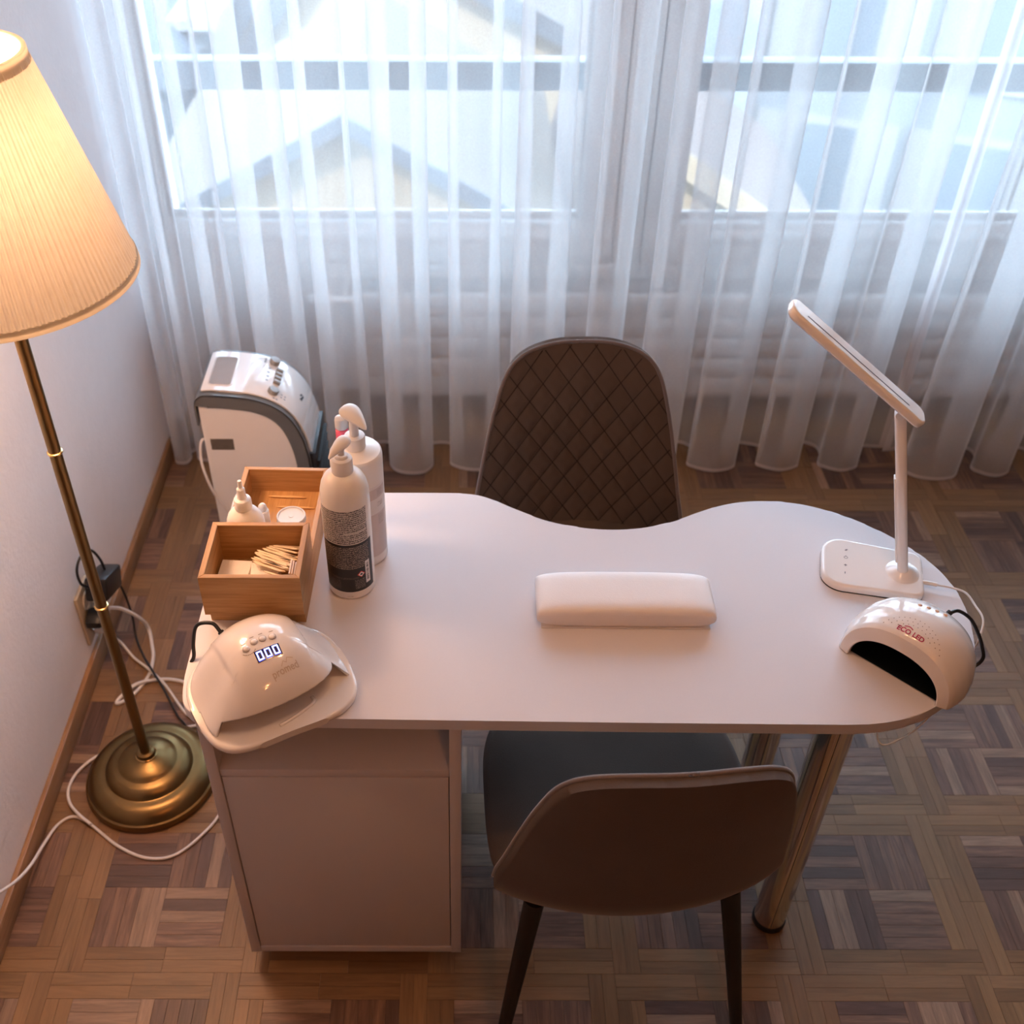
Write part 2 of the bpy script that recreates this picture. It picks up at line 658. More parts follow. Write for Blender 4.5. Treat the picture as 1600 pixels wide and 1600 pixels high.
M_CUSHION = mat('white_leatherette', (0.85, 0.80, 0.785), 0.42, bump=0.12, bscale=500, amount=0.02)
M_BOTTLE = mat('milky_plastic', (0.84, 0.80, 0.76), 0.28, sss=0.25, amount=0.02)
M_BOTTLEWHITE = mat('white_bottle_plastic', (0.86, 0.83, 0.81), 0.3, amount=0.015)
M_BLACKLABEL = mat('black_label', (0.012, 0.011, 0.014), 0.35)
M_RED = mat('red_print', (0.75, 0.03, 0.03), 0.5)
M_WHITEINK = mat('white_print', (0.85, 0.82, 0.80), 0.5)
M_INK = mat('dark_print', (0.04, 0.035, 0.05), 0.5)
M_GREYINK = mat('grey_print', (0.46, 0.40, 0.36), 0.45)
M_MAGENTA = mat('magenta_print', (0.42, 0.02, 0.10), 0.5)
M_LCD = mat('display_glass', (0.008, 0.010, 0.035), 0.15)
M_DIGIT = mat('display_digit', (0.7, 0.8, 1), 0.4, emit=(0.62, 0.74, 1.0), estr=1.6)
M_BLUEGLOW = mat('display_halo', (0.02, 0.03, 0.4), 0.4, emit=(0.03, 0.06, 0.75), estr=0.8)
M_FROST = mat('frosted_plastic', (0.85, 0.85, 0.87), 0.35, trans=0.35, amount=0.02)
M_TINT = mat('tinted_window', (0.30, 0.225, 0.19), 0.5)
M_PINK = mat('pink_liquid', (0.85, 0.12, 0.22), 0.3)
M_CLEAR = glass_mat('clear_plastic', (0.93, 0.93, 0.95))
M_GLASS = glass_mat('pane_glass', (0.96, 0.985, 1.0))
M_SHEER = sheer_mat('sheer_voile', 0.40, (0.95, 0.96, 0.97))
M_SHEERHEM = sheer_mat('sheer_hem', 1.0, (0.90, 0.88, 0.89))
M_OUTLET = mat('outlet_plate', (0.50, 0.40, 0.28), 0.35)

# ------------------------------------------------------------------ room shell
XL, XR, YB, YF, ZC = -0.882, 3.10, 2.95, -3.4, 2.46
FU = 0.02502                                   # width of one parquet finger


def structure(name, m, smooth=None, build=None, parent=None):
    g = G()
    build(g)
    o = g.build(name, m, parent, smooth)
    if parent is None:
        o['kind'] = 'structure'
    return o


floor = structure('floor', M_GAP, None, lambda g: g.span((XL - 0.15, YF - 0.15, -0.10), (XR + 0.15, YB + 0.15, -0.0025)))
structure('wall_left', M_WALL, None, lambda g: g.span((XL - 0.15, YF - 0.15, -0.0025), (XL, YB + 0.2, ZC)))
structure('wall_right', M_WALLWARM, None, lambda g: g.span((XR, YF - 0.15, -0.0025), (XR + 0.15, YB + 0.2, ZC)))
structure('wall_front', M_WALLWARM, None, lambda g: g.span((XL, YF - 0.15, -0.0025), (XR, YF, ZC)))
structure('ceiling', M_CEIL, None, lambda g: g.span((XL - 0.15, YF - 0.15, ZC), (XR + 0.15, YB + 0.2, ZC + 0.12)))
# back wall: parapet below the windows and lintel above
structure('wall_back', M_WALLBACK, None, lambda g: (g.span((XL, YB, -0.0025), (XR, YB + 0.2, 0.40)), g.span((XL, YB, 2.33), (XR, YB + 0.2, ZC))))
structure('baseboard_left', M_BASE, 40, lambda g: g.span((XL, YF, 0.0), (XL + 0.012, 2.60, 0.058), 0.003))
structure('trim_1', mat('trim_dark', (0.10, 0.08, 0.075), 0.6), 40, lambda g: g.span((XL, 2.601, 0.0), (XL + 0.03, 2.70, 0.055), 0.004))


# ---- parquet
def tone_dark():
    t = random.random()
    if t < 0.16:
        c = (0.32, 0.20, 0.13)
    elif t < 0.55:
        c = (0.22, 0.121, 0.078)
    elif t < 0.85:
        c = (0.172, 0.092, 0.06)
    else:
        c = (0.122, 0.066, 0.047)
    k = random.uniform(0.9, 1.1)
    return (c[0] * k, c[1] * k, c[2] * k, random.uniform(0.75, 1.0))


def tone_light():
    k = random.uniform(0.88, 1.12)
    c = random.choice(((0.255, 0.139, 0.060), (0.274, 0.153, 0.068), (0.232, 0.125, 0.055), (0.265, 0.147, 0.068)))
    return (c[0] * k, c[1] * k, c[2] * k, random.uniform(0.3, 0.55))


def plank_data(L, tone):
    """Vertices, faces, uv offset for a finger lying along +x, centre at origin."""
    g = 0.0003
    b = 0.0003
    hl, hw = L / 2 - g / 2, FU / 2 - g / 2
    h = random.uniform(-0.0002, 0.0002)
    v = [(-hl, -hw, -0.0025), (hl, -hw, -0.0025), (hl, hw, -0.0025), (-hl, hw, -0.0025),
         (-hl, -hw, -b), (hl, -hw, -b), (hl, hw, -b), (-hl, hw, -b),
         (-hl + b, -hw + b, h), (hl - b, -hw + b, h), (hl - b, hw - b, h), (-hl + b, hw - b, h)]
    f = [(8, 9, 10, 11)]
    for i in range(4):
        k = (i + 1) % 4
        f.append((i, k, 4 + k, 4 + i))
        f.append((4 + i, 4 + k, 8 + k, 8 + i))
    off = (random.uniform(0, 50), random.uniform(0, 50))
    return v, f, off, tone


def plank_mesh(name, items):
    """items: list of (plank_data, x, y, rot)."""
    vs, fs, uv, tn = [], [], [], []
    for (v, f, off, tone), x, y, rot in items:
        b = len(vs)
        for p in v:
            uv.append((p[0] + off[0], p[1] + off[1]))
            tn.append(tone)
            q = (p[0], p[1]) if not rot else (-p[1], p[0])
            vs.append((q[0] + x, q[1] + y, p[2]))
        fs += [tuple(i + b for i in t) for t in f]
    me = bpy.data.meshes.new(name)
    me.from_pydata(vs, [], fs)
    ul = me.uv_layers.new(name='grain')
    for lp in me.loops:
        ul.data[lp.index].uv = uv[lp.vertex_index]
    ca = me.attributes.new('tone', 'FLOAT_COLOR', 'POINT')
    for i, t in enumerate(tn):
        ca.data[i].color = t
    me.materials.append(M_PLANK)
    return me


fingers = []                                     # (x, y, rot, length, dark)
P = 14 * FU
X0, Y0 = 0.6855, 1.0405                          # lower left corner of one walnut block
for bi in range(-6, 7):
    for bj in range(-10, 7):
        ox, oy = X0 + bi * P, Y0 + bj * P
        # four walnut squares of five fingers each
        for sxq in (0, 1):
            for syq in (0, 1):
                vert = (sxq + syq) % 2 == 0
                cx, cy = ox + 2.5 * FU + sxq * 5 * FU, oy + 2.5 * FU + syq * 5 * FU
                for k in range(5):
                    d = (k - 2) * FU
                    fingers.append((cx + d, cy, 1, 5 * FU, 1) if vert else (cx, cy + d, 0, 5 * FU, 1))
        # oak bands, pinwheel at the crossings: crossing square right-below the block at (ox+10f .. +14f, oy-4f .. oy)
        # upper horizontal strip (runs below the block and through the left column)
        for half in (0, 1):
            for k in range(2):
                fingers.append((ox + (3 + 6 * half) * FU, oy - (0.5 + k) * FU, 0, 6 * FU, 0))
        # lower horizontal strip (starts in the right-column zone of the previous crossing)
        for half in (0, 1):
            for k in range(2):
                fingers.append((ox + (-2 + 3 + 6 * half) * FU, oy - (2.5 + k) * FU, 0, 6 * FU, 0))
        # left column beside the block: from the lower half of the crossing above down to the block's lower edge
        for half in (0, 1):
            for k in range(2):
                fingers.append((ox + (10.5 + k) * FU, oy + (3 + 6 * half) * FU, 1, 6 * FU, 0))
        # right column: from the middle of the crossing below up to the block's top
        for half in (0, 1):
            for k in range(2):
                fingers.append((ox + (12.5 + k) * FU, oy + (-2 + 3 + 6 * half) * FU, 1, 6 * FU, 0))


def px(X, Y, Z=0.0):
    p = R(40.2)
    z = Z - 1.97
    zc = Y * cos(p) - z * sin(p)
    return (725 + 1690 * X / zc, 800 + 1690 * (-Y * sin(p) - z * cos(p)) / zc, zc)


def inside(poly, x, y):
    c = False
    j = len(poly) - 1
    for i in range(len(poly)):
        (x1, y1), (x2, y2) = poly[i], poly[j]
        if (y1 > y) != (y2 > y) and x < (x2 - x1) * (y - y1) / (y2 - y1) + x1:
            c = not c
        j = i
    return c


COVERS = [[(290, 960), (330, 770), (745, 772), (950, 826), (1210, 781), (1440, 866), (1525, 1000), (1450, 1120), (1340, 1145), (290, 1145)],
          [(330, 1140), (720, 1140), (716, 1490), (395, 1483)], [(760, 1140), (1170, 1140), (1235, 1210), (1235, 1350), (980, 1432), (770, 1350)],
          [(142, 1240), (240, 1150), (345, 1240), (240, 1330)], [(305, 550), (490, 550), (500, 780), (345, 800)], [(752, 775), (800, 560), (1030, 560), (1060, 820)]]
ranked = []
for fx, fy, rot, L, dark in fingers:
    hx, hy = (L / 2, FU / 2) if not rot else (FU / 2, L / 2)
    if fx + hx < XL or fx - hx > XR or fy + hy < YF or fy - hy > YB:
        continue
    area = 0.0
    if fy > 0.3:
        q = [px(fx + a * hx, fy + b * hy) for a, b in ((-1, -1), (1, -1), (1, 1), (-1, 1))]
        area = abs(sum(q[i][0] * q[(i + 1) % 4][1] - q[(i + 1) % 4][0] * q[i][1] for i in range(4))) / 2
        vis = 0
        for t in (-0.8, -0.4, 0, 0.4, 0.8):
            sxp = px(fx + (t * hx if not rot else 0), fy + (t * hy if rot else 0))
            if 0 < sxp[0] < 1600 and 640 < sxp[1] < 1600 and not any(inside(c, sxp[0], sxp[1]) for c in COVERS):
                vis += 1
        area *= vis / 5
    ranked.append((area, fx, fy, rot, L, dark))
ranked.sort(key=lambda t: -t[0])
dark_kinds = [plank_mesh('plank', [(plank_data(5 * FU, tone_dark()), 0, 0, 0)]) for _ in range(26)]
light_kinds = [plank_mesh('plank', [(plank_data(6 * FU, tone_light()), 0, 0, 0)]) for _ in range(26)]
rest = []
count = 0
for area, fx, fy, rot, L, dark in ranked:
    hx = L / 2 if not rot else FU / 2
    clear_of_walls = fx - hx > XL and fx + hx < XR
    if count < 300 and area > 0 and clear_of_walls:
        o = bpy.data.objects.new('plank', random.choice(dark_kinds if dark else light_kinds))
        COL.objects.link(o)
        o.parent = floor
        o.matrix_parent_inverse = Matrix.Identity(4)
        o.location = Vector((fx, fy, 0)) - floor.location
        o.rotation_euler = (0, 0, pi / 2 * rot + (pi if random.random() < 0.5 else 0))
        count += 1
    else:
        data = plank_data(L, tone_dark() if dark else tone_light())
        if not clear_of_walls:                    # cut at the wall
            lo, hi = max(fx - hx, XL), min(fx + hx, XR)
            if hi - lo < 0.004:
                continue
            v = [((min(max(p[0] + fx, lo), hi) - fx, p[1], p[2]) if not rot else (p[0], -(min(max(-p[1] + fx, lo), hi) - fx), p[2])) for p in data[0]]
            data = (v, data[1], data[2], data[3])
        rest.append((data, fx - floor.location.x, fy - floor.location.y, rot))
me = plank_mesh('planks_far', [(d, x, y, r) for d, x, y, r in rest])
for v in me.vertices:
    v.co.z -= floor.location.z
o = bpy.data.objects.new('planks_far', me)
o['kind'] = 'stuff'
COL.objects.link(o)
o.parent = floor
for ch in floor.children:
    if ch.name.startswith('plank') and not ch.name.startswith('planks_far'):
        ch.location.z = -floor.location.z

# ---- windows
YG = YB + 0.055                                  # glass plane


def window(name, x0, x1, hinge_x):
    g = G()
    zb, zt = 0.455, 2.30
    yf0, yf1 = YB - 0.012, YB + 0.075
    bot = 0.586
    g.span((x0 - 0.10 if x0 > 0 else x0 - 0.012, yf0, zb), (x1 + (0.10 if x0 < 0 else 0.10), yf1, bot), 0.006)
    g.span((x0 - 0.10 if x0 > 0 else x0 - 0.012, yf0, zt - 0.12), (x1 + 0.10, yf1, zt), 0.006)
    g.span((x0 - 0.10 if x0 > 0 else x0 - 0.012, yf0, bot - 0.01), (x0, yf1, zt - 0.11), 0.006)
    g.span((x1, yf0, bot - 0.01), (x1 + 0.10, yf1, zt - 0.11), 0.006)
    # raised inner step of the sash
    g.span((x0 + 0.002, yf0 - 0.010, bot - 0.055), (x1 - 0.002, yf0 + 0.01, bot - 0.03), 0.003)
    o = g.build(name, M_FRAME, None, 40)
    o['kind'] = 'structure'

    def child(nm, gg, m):
        c = gg.build(nm, m, o, 40)
        c.location = -o.location
        return c
    child('pane', G().span((x0 - 0.006, YG - 0.003, bot - 0.006), (x1 + 0.006, YG + 0.003, zt - 0.114)), M_GLASS)
    b = G()
    b.span((x0, YG - 0.022, bot), (x1, YG - 0.004, bot + 0.014), 0.004)
    child('glazing_bead', b, M_FRAME)
    b = G()
    b.span((x0, YG - 0.022, bot + 0.0145), (x0 + 0.012, YG - 0.004, zt - 0.12), 0.004)
    child('glazing_bead', b, M_FRAME)
    b = G()
    b.span((x1 - 0.012, YG - 0.022, bot + 0.0145), (x1, YG - 0.004, zt - 0.12), 0.004)
    child('glazing_bead', b, M_FRAME)
    if hinge_x:
        h = G()
        h.lathe([(0.0, 0), (0.006, 0.001), (0.007, 0.004), (0.007, 0.085), (0.006, 0.088), (0, 0.089)], 14, Matrix.Translation((hinge_x, yf0 - 0.008, 1.135)))
        child('hinge_cap', h, mat('hinge_grey', (0.52, 0.50, 0.50), 0.4))
    return o


window('window_1', -0.865, 0.333, 0.392)
window('window_2', 0.622, 2.40, 0.566)
structure('trim_2', M_FRAME, 40, lambda g: (g.span((0.437, YB - 0.004, 0.455), (0.519, YB + 0.08, 2.30), 0.004), g.span((0.470, YB - 0.016, 0.46), (0.486, YB - 0.002, 2.29), 0.004)))
structure('trim_3', M_FRAME, 40, lambda g: (g.span((XL, YB - 0.006, 0.401), (XR, YB + 0.19, 0.425), 0.003), g.span((XL, YB - 0.008, 0.425), (XR, YB + 0.08, 0.453), 0.004)))
structure('trim_4', M_FRAME, 40, lambda g: (g.span((XL, YB + 0.0, 2.302), (XR, YB + 0.1, 2.33)), g.span((2.503, YB - 0.004, 0.455), (XR, YB + 0.12, 2.30))))

# ---- radiator under the windows
YRF = 2.80
rad = empty('radiator', (1.1, 2.83, 0.06), 0, 'white flat-tube panel radiator under the windows, seen through the sheer curtains', 'radiator')
for k in range(5):
    z0 = 0.004 + k * 0.0705
    G().box((0.15, 0, z0 + 0.035), (3.1, 0.03, 0.068), 0.006).build('radiator_tube', M_RAD, rad, 40)
for xx in (-1.30, 1.52):
    G().span((xx - 0.02, 0.0155, 0.03), (xx + 0.02, 0.035, 0.33)).build('header_pipe', M_RAD, rad, 40)
    G().span((xx - 0.02, 0.0355, 0.25), (xx + 0.02, 0.119, 0.29)).build('wall_bracket', M_RAD, rad, 40)
gv = G()
gv.tube([(-1.40, 0, 0.33), (-1.44, 0, 0.335), (-1.50, 0, 0.335)], 0.012, 12, spline=False)
gv.tube([(-1.455, 0.0, 0.335), (-1.455, 0.06, 0.335), (-1.455, 0.119, 0.335)], 0.008, 10, spline=False)
gv.build('valve', M_WHITEPL, rad, 40)
gv = G()
gv.lathe([(0, 0), (0.016, 0.002), (0.019, 0.01), (0.019, 0.05), (0.015, 0.058), (0, 0.06)], 18, Matrix.Translation((-1.50, 0, 0.335)) @ Matrix.Rotation(R(-90), 4, 'Y'))
gv.build('valve_knob', M_WHITEPL, rad, 40)

# ------------------------------------------------------------------ outside
structure('street', mat('asphalt', (0.08, 0.085, 0.095), 0.9, scale=0.6, amount=0.15), None, lambda g: g.span((-40, 3.4, -7.2), (40, 70, -7.0)))
structure('wall_outside', mat('render_grey', (0.3, 0.3, 0.31), 0.9), None, lambda g: g.span((-4, 3.155, -7.0), (6, 3.22, 0.38)))
rl = empty('railing', (0.9, 3.30, 0.0), 0, 'grey guard rail across the outside of both windows', 'railing')
G().span((-1.95, -0.02, 0.845), (1.95, 0.04, 0.930), 0.004).build('rail', mat('rail_grey', (0.065, 0.078, 0.09), 0.5), rl, 40)
for xx in (-1.93, -0.42, 1.9):
    G().span((xx, 0.0, 0.33), (xx + 0.03, 0.03, 0.844)).build('post', mat('rail_grey', (0.065, 0.078, 0.09), 0.5), rl, 40)
    G().span((xx, -0.079, 0.30), (xx + 0.03, 0.03, 0.329)).build('bracket', mat('rail_grey', (0.065, 0.078, 0.09), 0.5), rl, 40)

M_PLASTER = mat('sunny_plaster', (0.21, 0.165, 0.112), 0.9, scale=1.5, amount=0.10)
M_BOARDS = wood_mat('pale_cladding', (0.125, 0.097, 0.064), (0.155, 0.120, 0.080), (0.18, 0.142, 0.098), 0.8, (7, 7, 0.5), 1.6)
M_ROOFGREY = mat('grey_roofing', (0.06, 0.07, 0.082), 0.85, scale=3, amount=0.15)
M_ROOFTAN = mat('tan_roofing', (0.07, 0.056, 0.042), 0.85, scale=3, amount=0.12)
M_ROOFPINK = mat('clay_roofing', (0.095, 0.07, 0.06), 0.85, scale=3, amount=0.15)
M_SNOW = mat('roof_snow', (0.22, 0.23, 0.245), 0.9, scale=2, amount=0.05)
M_VERGE = mat('verge_shade', (0.035, 0.04, 0.048), 0.8)  # shadow of the roof overhang, put into a near-black board colour
M_FACADESHADE = mat('shaded_facade', (0.095, 0.11, 0.125), 0.9, scale=1, amount=0.08)  # bluish shade on the facades is put into the base colour
M_OUTWIN = mat('dark_pane', (0.07, 0.09, 0.11), 0.15)
M_SHUTTER = mat('shutter', (0.14, 0.145, 0.15), 0.8)


def gable_house(name, x0, x1, y0, y1, zbase, zeave, xr, zr, wall, roof, label, over=0.22, th=0.14, verge=None, lit_verge=None):
    """House with its gable end towards the window; ridge runs away from us."""
    r = empty(name, ((x0 + x1) / 2, (y0 + y1) / 2, zbase), 0, label, 'house', 'houses across the street')
    cx, cy, cz = r.location
    L = lambda p: (p[0] - cx, p[1] - cy, p[2] - cz)
    pr = [(x0, zbase), (x1, zbase), (x1, zeave), (xr, zr), (x0, zeave)]
    vs = [L((a, y0, b)) for a, b in pr] + [L((a, y1, b)) for a, b in pr]
    fs = [(4, 3, 2, 1, 0), (5, 6, 7, 8, 9)] + [(i, (i + 1) % 5, 5 + (i + 1) % 5, 5 + i) for i in range(5)]
    G().add(vs, fs).build('wall', wall, r, None)
    for xe in (x0, x1):
        dx, dz = xe - xr, zeave - zr
        ln = math.hypot(dx, dz)
        ex, ez = xe + dx / ln * over, zeave + dz / ln * over
        nx, nz = -dz / ln * (1 if dx > 0 else -1), abs(dx) / ln
        a, b = (xr, zr), (ex, ez)
        q = [(a[0], a[1] + 0.002), (b[0], b[1] + 0.002), (b[0] + nx * th, b[1] + nz * th), (a[0], a[1] + th / nz)]
        vs = [L((p[0], y0 - over, p[1])) for p in q] + [L((p[0], y1 + over, p[1])) for p in q]
        fs = [(0, 1, 2, 3), (7, 6, 5, 4)] + [(i, (i + 1) % 4, 4 + (i + 1) % 4, 4 + i) for i in range(4)]
        G().add(vs, fs).build('roof_slope', roof, r, None)
        vs = [L((p[0], y0 - over - 0.05, p[1])) for p in q] + [L((p[0], y0 - over - 0.002, p[1])) for p in q]
        vm = verge or M_VERGE
        if dx > 0 and lit_verge:
            vm = lit_verge  # sunlit roof edge, put in as a lighter board colour
        G().add(vs, fs).build('verge_board', vm, r, None)
    return r


ha = gable_house('house', -2.75, 0.62, 9.0, 12.2, -7.0, -2.30, -1.0, -1.36, M_BOARDS, M_ROOFTAN, 'near gabled house clad in pale boards below the railing, left window', over=0.25, th=0.13)
hb = gable_house('house', 1.2, 3.3, 9.6, 12.6, -7.0, -2.9, 1.5, -1.7, M_PLASTER, M_ROOFPINK, 'plastered house with a clay roof right of the board-clad gable', over=0.2, th=0.2, lit_verge=M_PLASTER)
hc = gable_house('house', -3.0, 2.0, 15.5, 20.0, -7.0, -3.0, -1.6, -1.2, M_PLASTER, M_ROOFTAN, 'far sunlit plaster house whose gable shows above the railing', over=0.3, th=0.25)
hd = gable_house('house', -8.6, -3.9, 14.0, 21.0, -7.0, -2.6, -5.6, -1.0, M_FACADESHADE, M_ROOFGREY, 'bluish shaded house with a snowy dark roof at far left', over=0.3, th=0.25)
G().span((2.15, -2.6, 4.62), (3.0, 2.4, 4.76)).build('snow_patch', M_SNOW, hd, None)


def block_house(name, x0, x1, y0, y1, zt, wall, label, cols, rows, rz=0.0, z_first=-1.2, dz=2.0):
    r = empty(name, ((x0 + x1) / 2, (y0 + y1) / 2, -7.0), rz, label, 'house', 'houses across the street')
    hx, hy = (x1 - x0) / 2, (y1 - y0) / 2
    G().span((-hx, -hy, 0), (hx, hy, zt + 7)).build('wall', wall, r, None)
    G().span((-hx - 0.3, -hy - 0.3, zt + 7.002), (hx + 0.3, hy + 0.3, zt + 7.3)).build('roof', M_ROOFGREY, r, None)
    for i in range(cols):
        for j in range(rows):
            xc = -hx + (i + 0.5) * 2 * hx / cols
            zc = z_first + 7 - j * dz
            f = G().span((xc - 0.52, -hy - 0.08, zc - 0.75), (xc + 0.52, -hy - 0.002, zc + 0.75)).build('window', M_SHUTTER, r, None)
            G().span((xc - 0.42, -hy - 0.10, zc - 0.65), (xc + 0.42, -hy - 0.082, zc + 0.65)).build('pane', M_OUTWIN, f, None)
            for s in (-1, 1):
                G().span((xc + s * 0.55, -hy - 0.07, zc - 0.75), (xc + s * 0.98, -hy - 0.002, zc + 0.75)).build('shutter', M_SHUTTER, r, None)
    return r


block_house('house', 5.0, 13.5, 14.0, 20, 1.5, M_FACADESHADE, 'tall apartment house in bluish shade with shuttered windows behind the right window', 4, 4, R(-22), z_first=-0.2, dz=2.1)
block_house('house', 2.6, 4.2, 22.0, 25.0, 1.0, M_PLASTER, 'narrow sunlit tower of plaster seen beside the window post', 1, 1, 0, z_first=-5.0)


# ------------------------------------------------------------------ curtains
def curtain(name, centers, x_first, x_last, ybase, label, seed, hw=0.056, top=2.42, z0=0.012, edge=None):
    rnd = random.Random(seed)
    NZ = 15
    cols = []
    lob = [(c, rnd.uniform(-0.022, 0.016), rnd.uniform(0.8, 1.2), rnd.uniform(0, 6.28)) for c in centers]

    def row(z):
        t = z / top
        pts = [(x_first, ybase + 0.05)]
        for i, (c, dy, k, ph) in enumerate(lob):
            gap = min(c - lob[i - 1][0] if i else 9, lob[i + 1][0] - c if i + 1 < len(lob) else 9, 0.18)
            cc = c + 0.010 * t * sin(ph + 3.0 * t) + 0.012 * sin(ph) * t
            wv = gap * 0.37 * k * (1 - 0.08 * t + 0.05 * sin(ph * 2 + 4 * t))
            nk = gap * 0.19 * (1 + 0.25 * sin(ph * 3 + 3 * t))
            am = gap / 0.18 * (1 - 0.12 * t + 0.05 * sin(ph + 5 * t))
            yb = ybase + 0.065 * am
            yf = ybase - 0.075 * am + dy
            if i > 0:
                pts.append(((lob[i - 1][0] + c) / 2 + 0.006 * sin(ph + 4 * t), yb + 0.006))
            pts += [(cc - nk * 1.25, yb - 0.012), (cc - nk * 1.05, ybase + 0.02), (cc - wv, ybase - 0.030 * am), (cc - wv * 0.70, yf + 0.016 * am), (cc, yf), (cc + wv * 0.70, yf + 0.012 * am),
                    (cc + wv, ybase - 0.030 * am), (cc + nk * 1.05, ybase + 0.02), (cc + nk * 1.25, yb - 0.012)]
        pts.append((x_last, ybase + 0.05))
        return smooth_curve(pts, 5, closed=False)
    zs = [z0 + (top - z0) * (j / (NZ - 1)) for j in range(NZ)]
    g = G()
    rows = [row(z) for z in zs]
    nu = len(rows[0])
    root = empty(name, ((x_first + x_last) / 2, ybase, 0), 0, label, 'curtain', 'sheer curtains')
    ox, oy = root.location.x, root.location.y
    g.grid(nu, NZ, lambda i, j: (rows[j][i][0] - ox, rows[j][i][1] - oy, zs[j]))
    g.build('sheer_panel', M_SHEER, root, 180)
    h = G()
    rb = row(z0)
    h.grid(nu, 2, lambda i, j: (rb[i][0] - ox, rb[i][1] - oy - 0.0012, z0 - 0.001 + j * 0.012))
    h.build('hem', M_SHEERHEM, root, 180)
    if edge:
        e = G()
        k = 0 if edge == 'first' else nu - 1
        k2 = 2 if edge == 'first' else nu - 3
        e.grid(2, NZ, lambda i, j: (rows[j][k][0] - ox + (0.022 if edge == 'first' else -0.022) * i, rows[j][k][1] - oy - 0.002 + (rows[j][k2][1] - rows[j][k][1]) * 0.5 * i, zs[j]))
        e.build('side_hem', M_SHEERHEM, root, 180)
    return root


curtain('sheer_curtain', [-0.835, -0.765, -0.66, -0.50, -0.33, -0.155, 0.03, 0.20, 0.38, 0.555, 0.73, 0.925, 1.105], -0.872, 1.272, 2.575,
        'wide sheer white curtain with loose folds from the left wall to the seam', 3, edge='last')
curtain('sheer_curtain', [1.37, 1.55, 1.74, 1.93, 2.12, 2.31, 2.5], 1.258, 2.65, 2.560,
        'sheer white curtain at the right edge, meeting the wide one at the seam', 8, edge='first')

# ------------------------------------------------------------------ desk
TZ = 0.75
out_pts = [(-0.4075, 1.488), (-0.4082, 1.470), (-0.409, 1.42), (-0.412, 1.30), (-0.413, 1.10), (-0.410, 1.035), (-0.398, 1.004), (-0.370, 0.990), (-0.30, 0.988), (-0.008, 0.984), (0.25, 0.981), (0.495, 0.979), (0.556, 0.979), (0.587, 0.981),
           (0.62, 0.987), (0.654, 0.998), (0.692, 1.019), (0.732, 1.050), (0.763, 1.090), (0.785, 1.145), (0.795, 1.214), (0.794, 1.253), (0.784, 1.297), (0.764, 1.336),
           (0.735, 1.374), (0.70, 1.409), (0.654, 1.442), (0.604, 1.466), (0.553, 1.476), (0.504, 1.476), (0.457, 1.466), (0.408, 1.444), (0.36, 1.420),
           (0.302, 1.403), (0.247, 1.399), (0.193, 1.406), (0.139, 1.424), (0.084, 1.456), (0.045, 1.482), (0.015, 1.493), (-0.03, 1.496), (-0.148, 1.496), (-0.30, 1.4965), (-0.375, 1.4968), (-0.398, 1.4965), (-0.4045, 1.4940)]
outline = smooth_curve(out_pts, 5)
desk = empty('nail_desk', (0.2, 1.24, 0), 0, 'white kidney-shaped manicure desk with a left cabinet and two chrome legs', 'desk')


def at_root(o, root):
    o.location = -root.location
    return o


g = G()
g.prism(outline, TZ - 0.021, TZ, 0.0018, 2)
at_root(g.build('tabletop', M_DESK, desk, 40), desk)
CX0, CX1, CY0, CY1 = -0.392, -0.003, 1.008, 1.47
CB, CTOP = 0.045, TZ - 0.0215
t = 0.018
at_root(G().span((CX0, CY0, CB), (CX0 + t, CY1, CTOP), 0.001).build('cabinet_side', M_CAB, desk, 40), desk)
at_root(G().span((CX1 - t, CY0, CB), (CX1, CY1, CTOP), 0.001).build('cabinet_side', M_CAB, desk, 40), desk)
at_root(G().span((CX0 + t, CY1 - 0.006, CB), (CX1 - t, CY1, CTOP)).build('cabinet_back', M_CAB, desk, 40), desk)
at_root(G().span((CX0 + t, CY0 + 0.001, CB), (CX1 - t, CY1 - 0.007, CB + t), 0.001).build('cabinet_bottom', M_CAB, desk, 40), desk)
at_root(G().span((CX0 + t + 0.0015, CY0 + 0.002, CB + t + 0.002), (CX1 - t - 0.0015, CY0 + 0.018, 0.578), 0.001).build('cabinet_panel', M_CAB, desk, 40), desk)
at_root(G().span((CX0 + t, CY0 + 0.003, 0.580), (CX1 - t, CY1 - 0.007, 0.597), 0.001).build('shelf', M_CAB, desk, 40), desk)
for cxx, cyy in ((CX0 + 0.05, CY0 + 0.06), (CX1 - 0.05, CY0 + 0.06), (CX0 + 0.05, CY1 - 0.06), (CX1 - 0.05, CY1 - 0.06)):
    gg = G()
    gg.lathe([(0.018, 0.022), (0.018, 0.04), (0.03, 0.0445)], 16, Matrix.Translation((cxx, cyy, 0)))
    gg.lathe([(0.0, -0.011), (0.018, -0.011), (0.021, -0.007), (0.021, 0.007), (0.018, 0.011), (0, 0.011)], 20, Matrix.Translation((cxx, cyy, 0.0215)) @ Matrix.Rotation(R(90), 4, 'Y'))
    at_root(gg.build('caster', M_BLACKPL, desk, 40), desk)
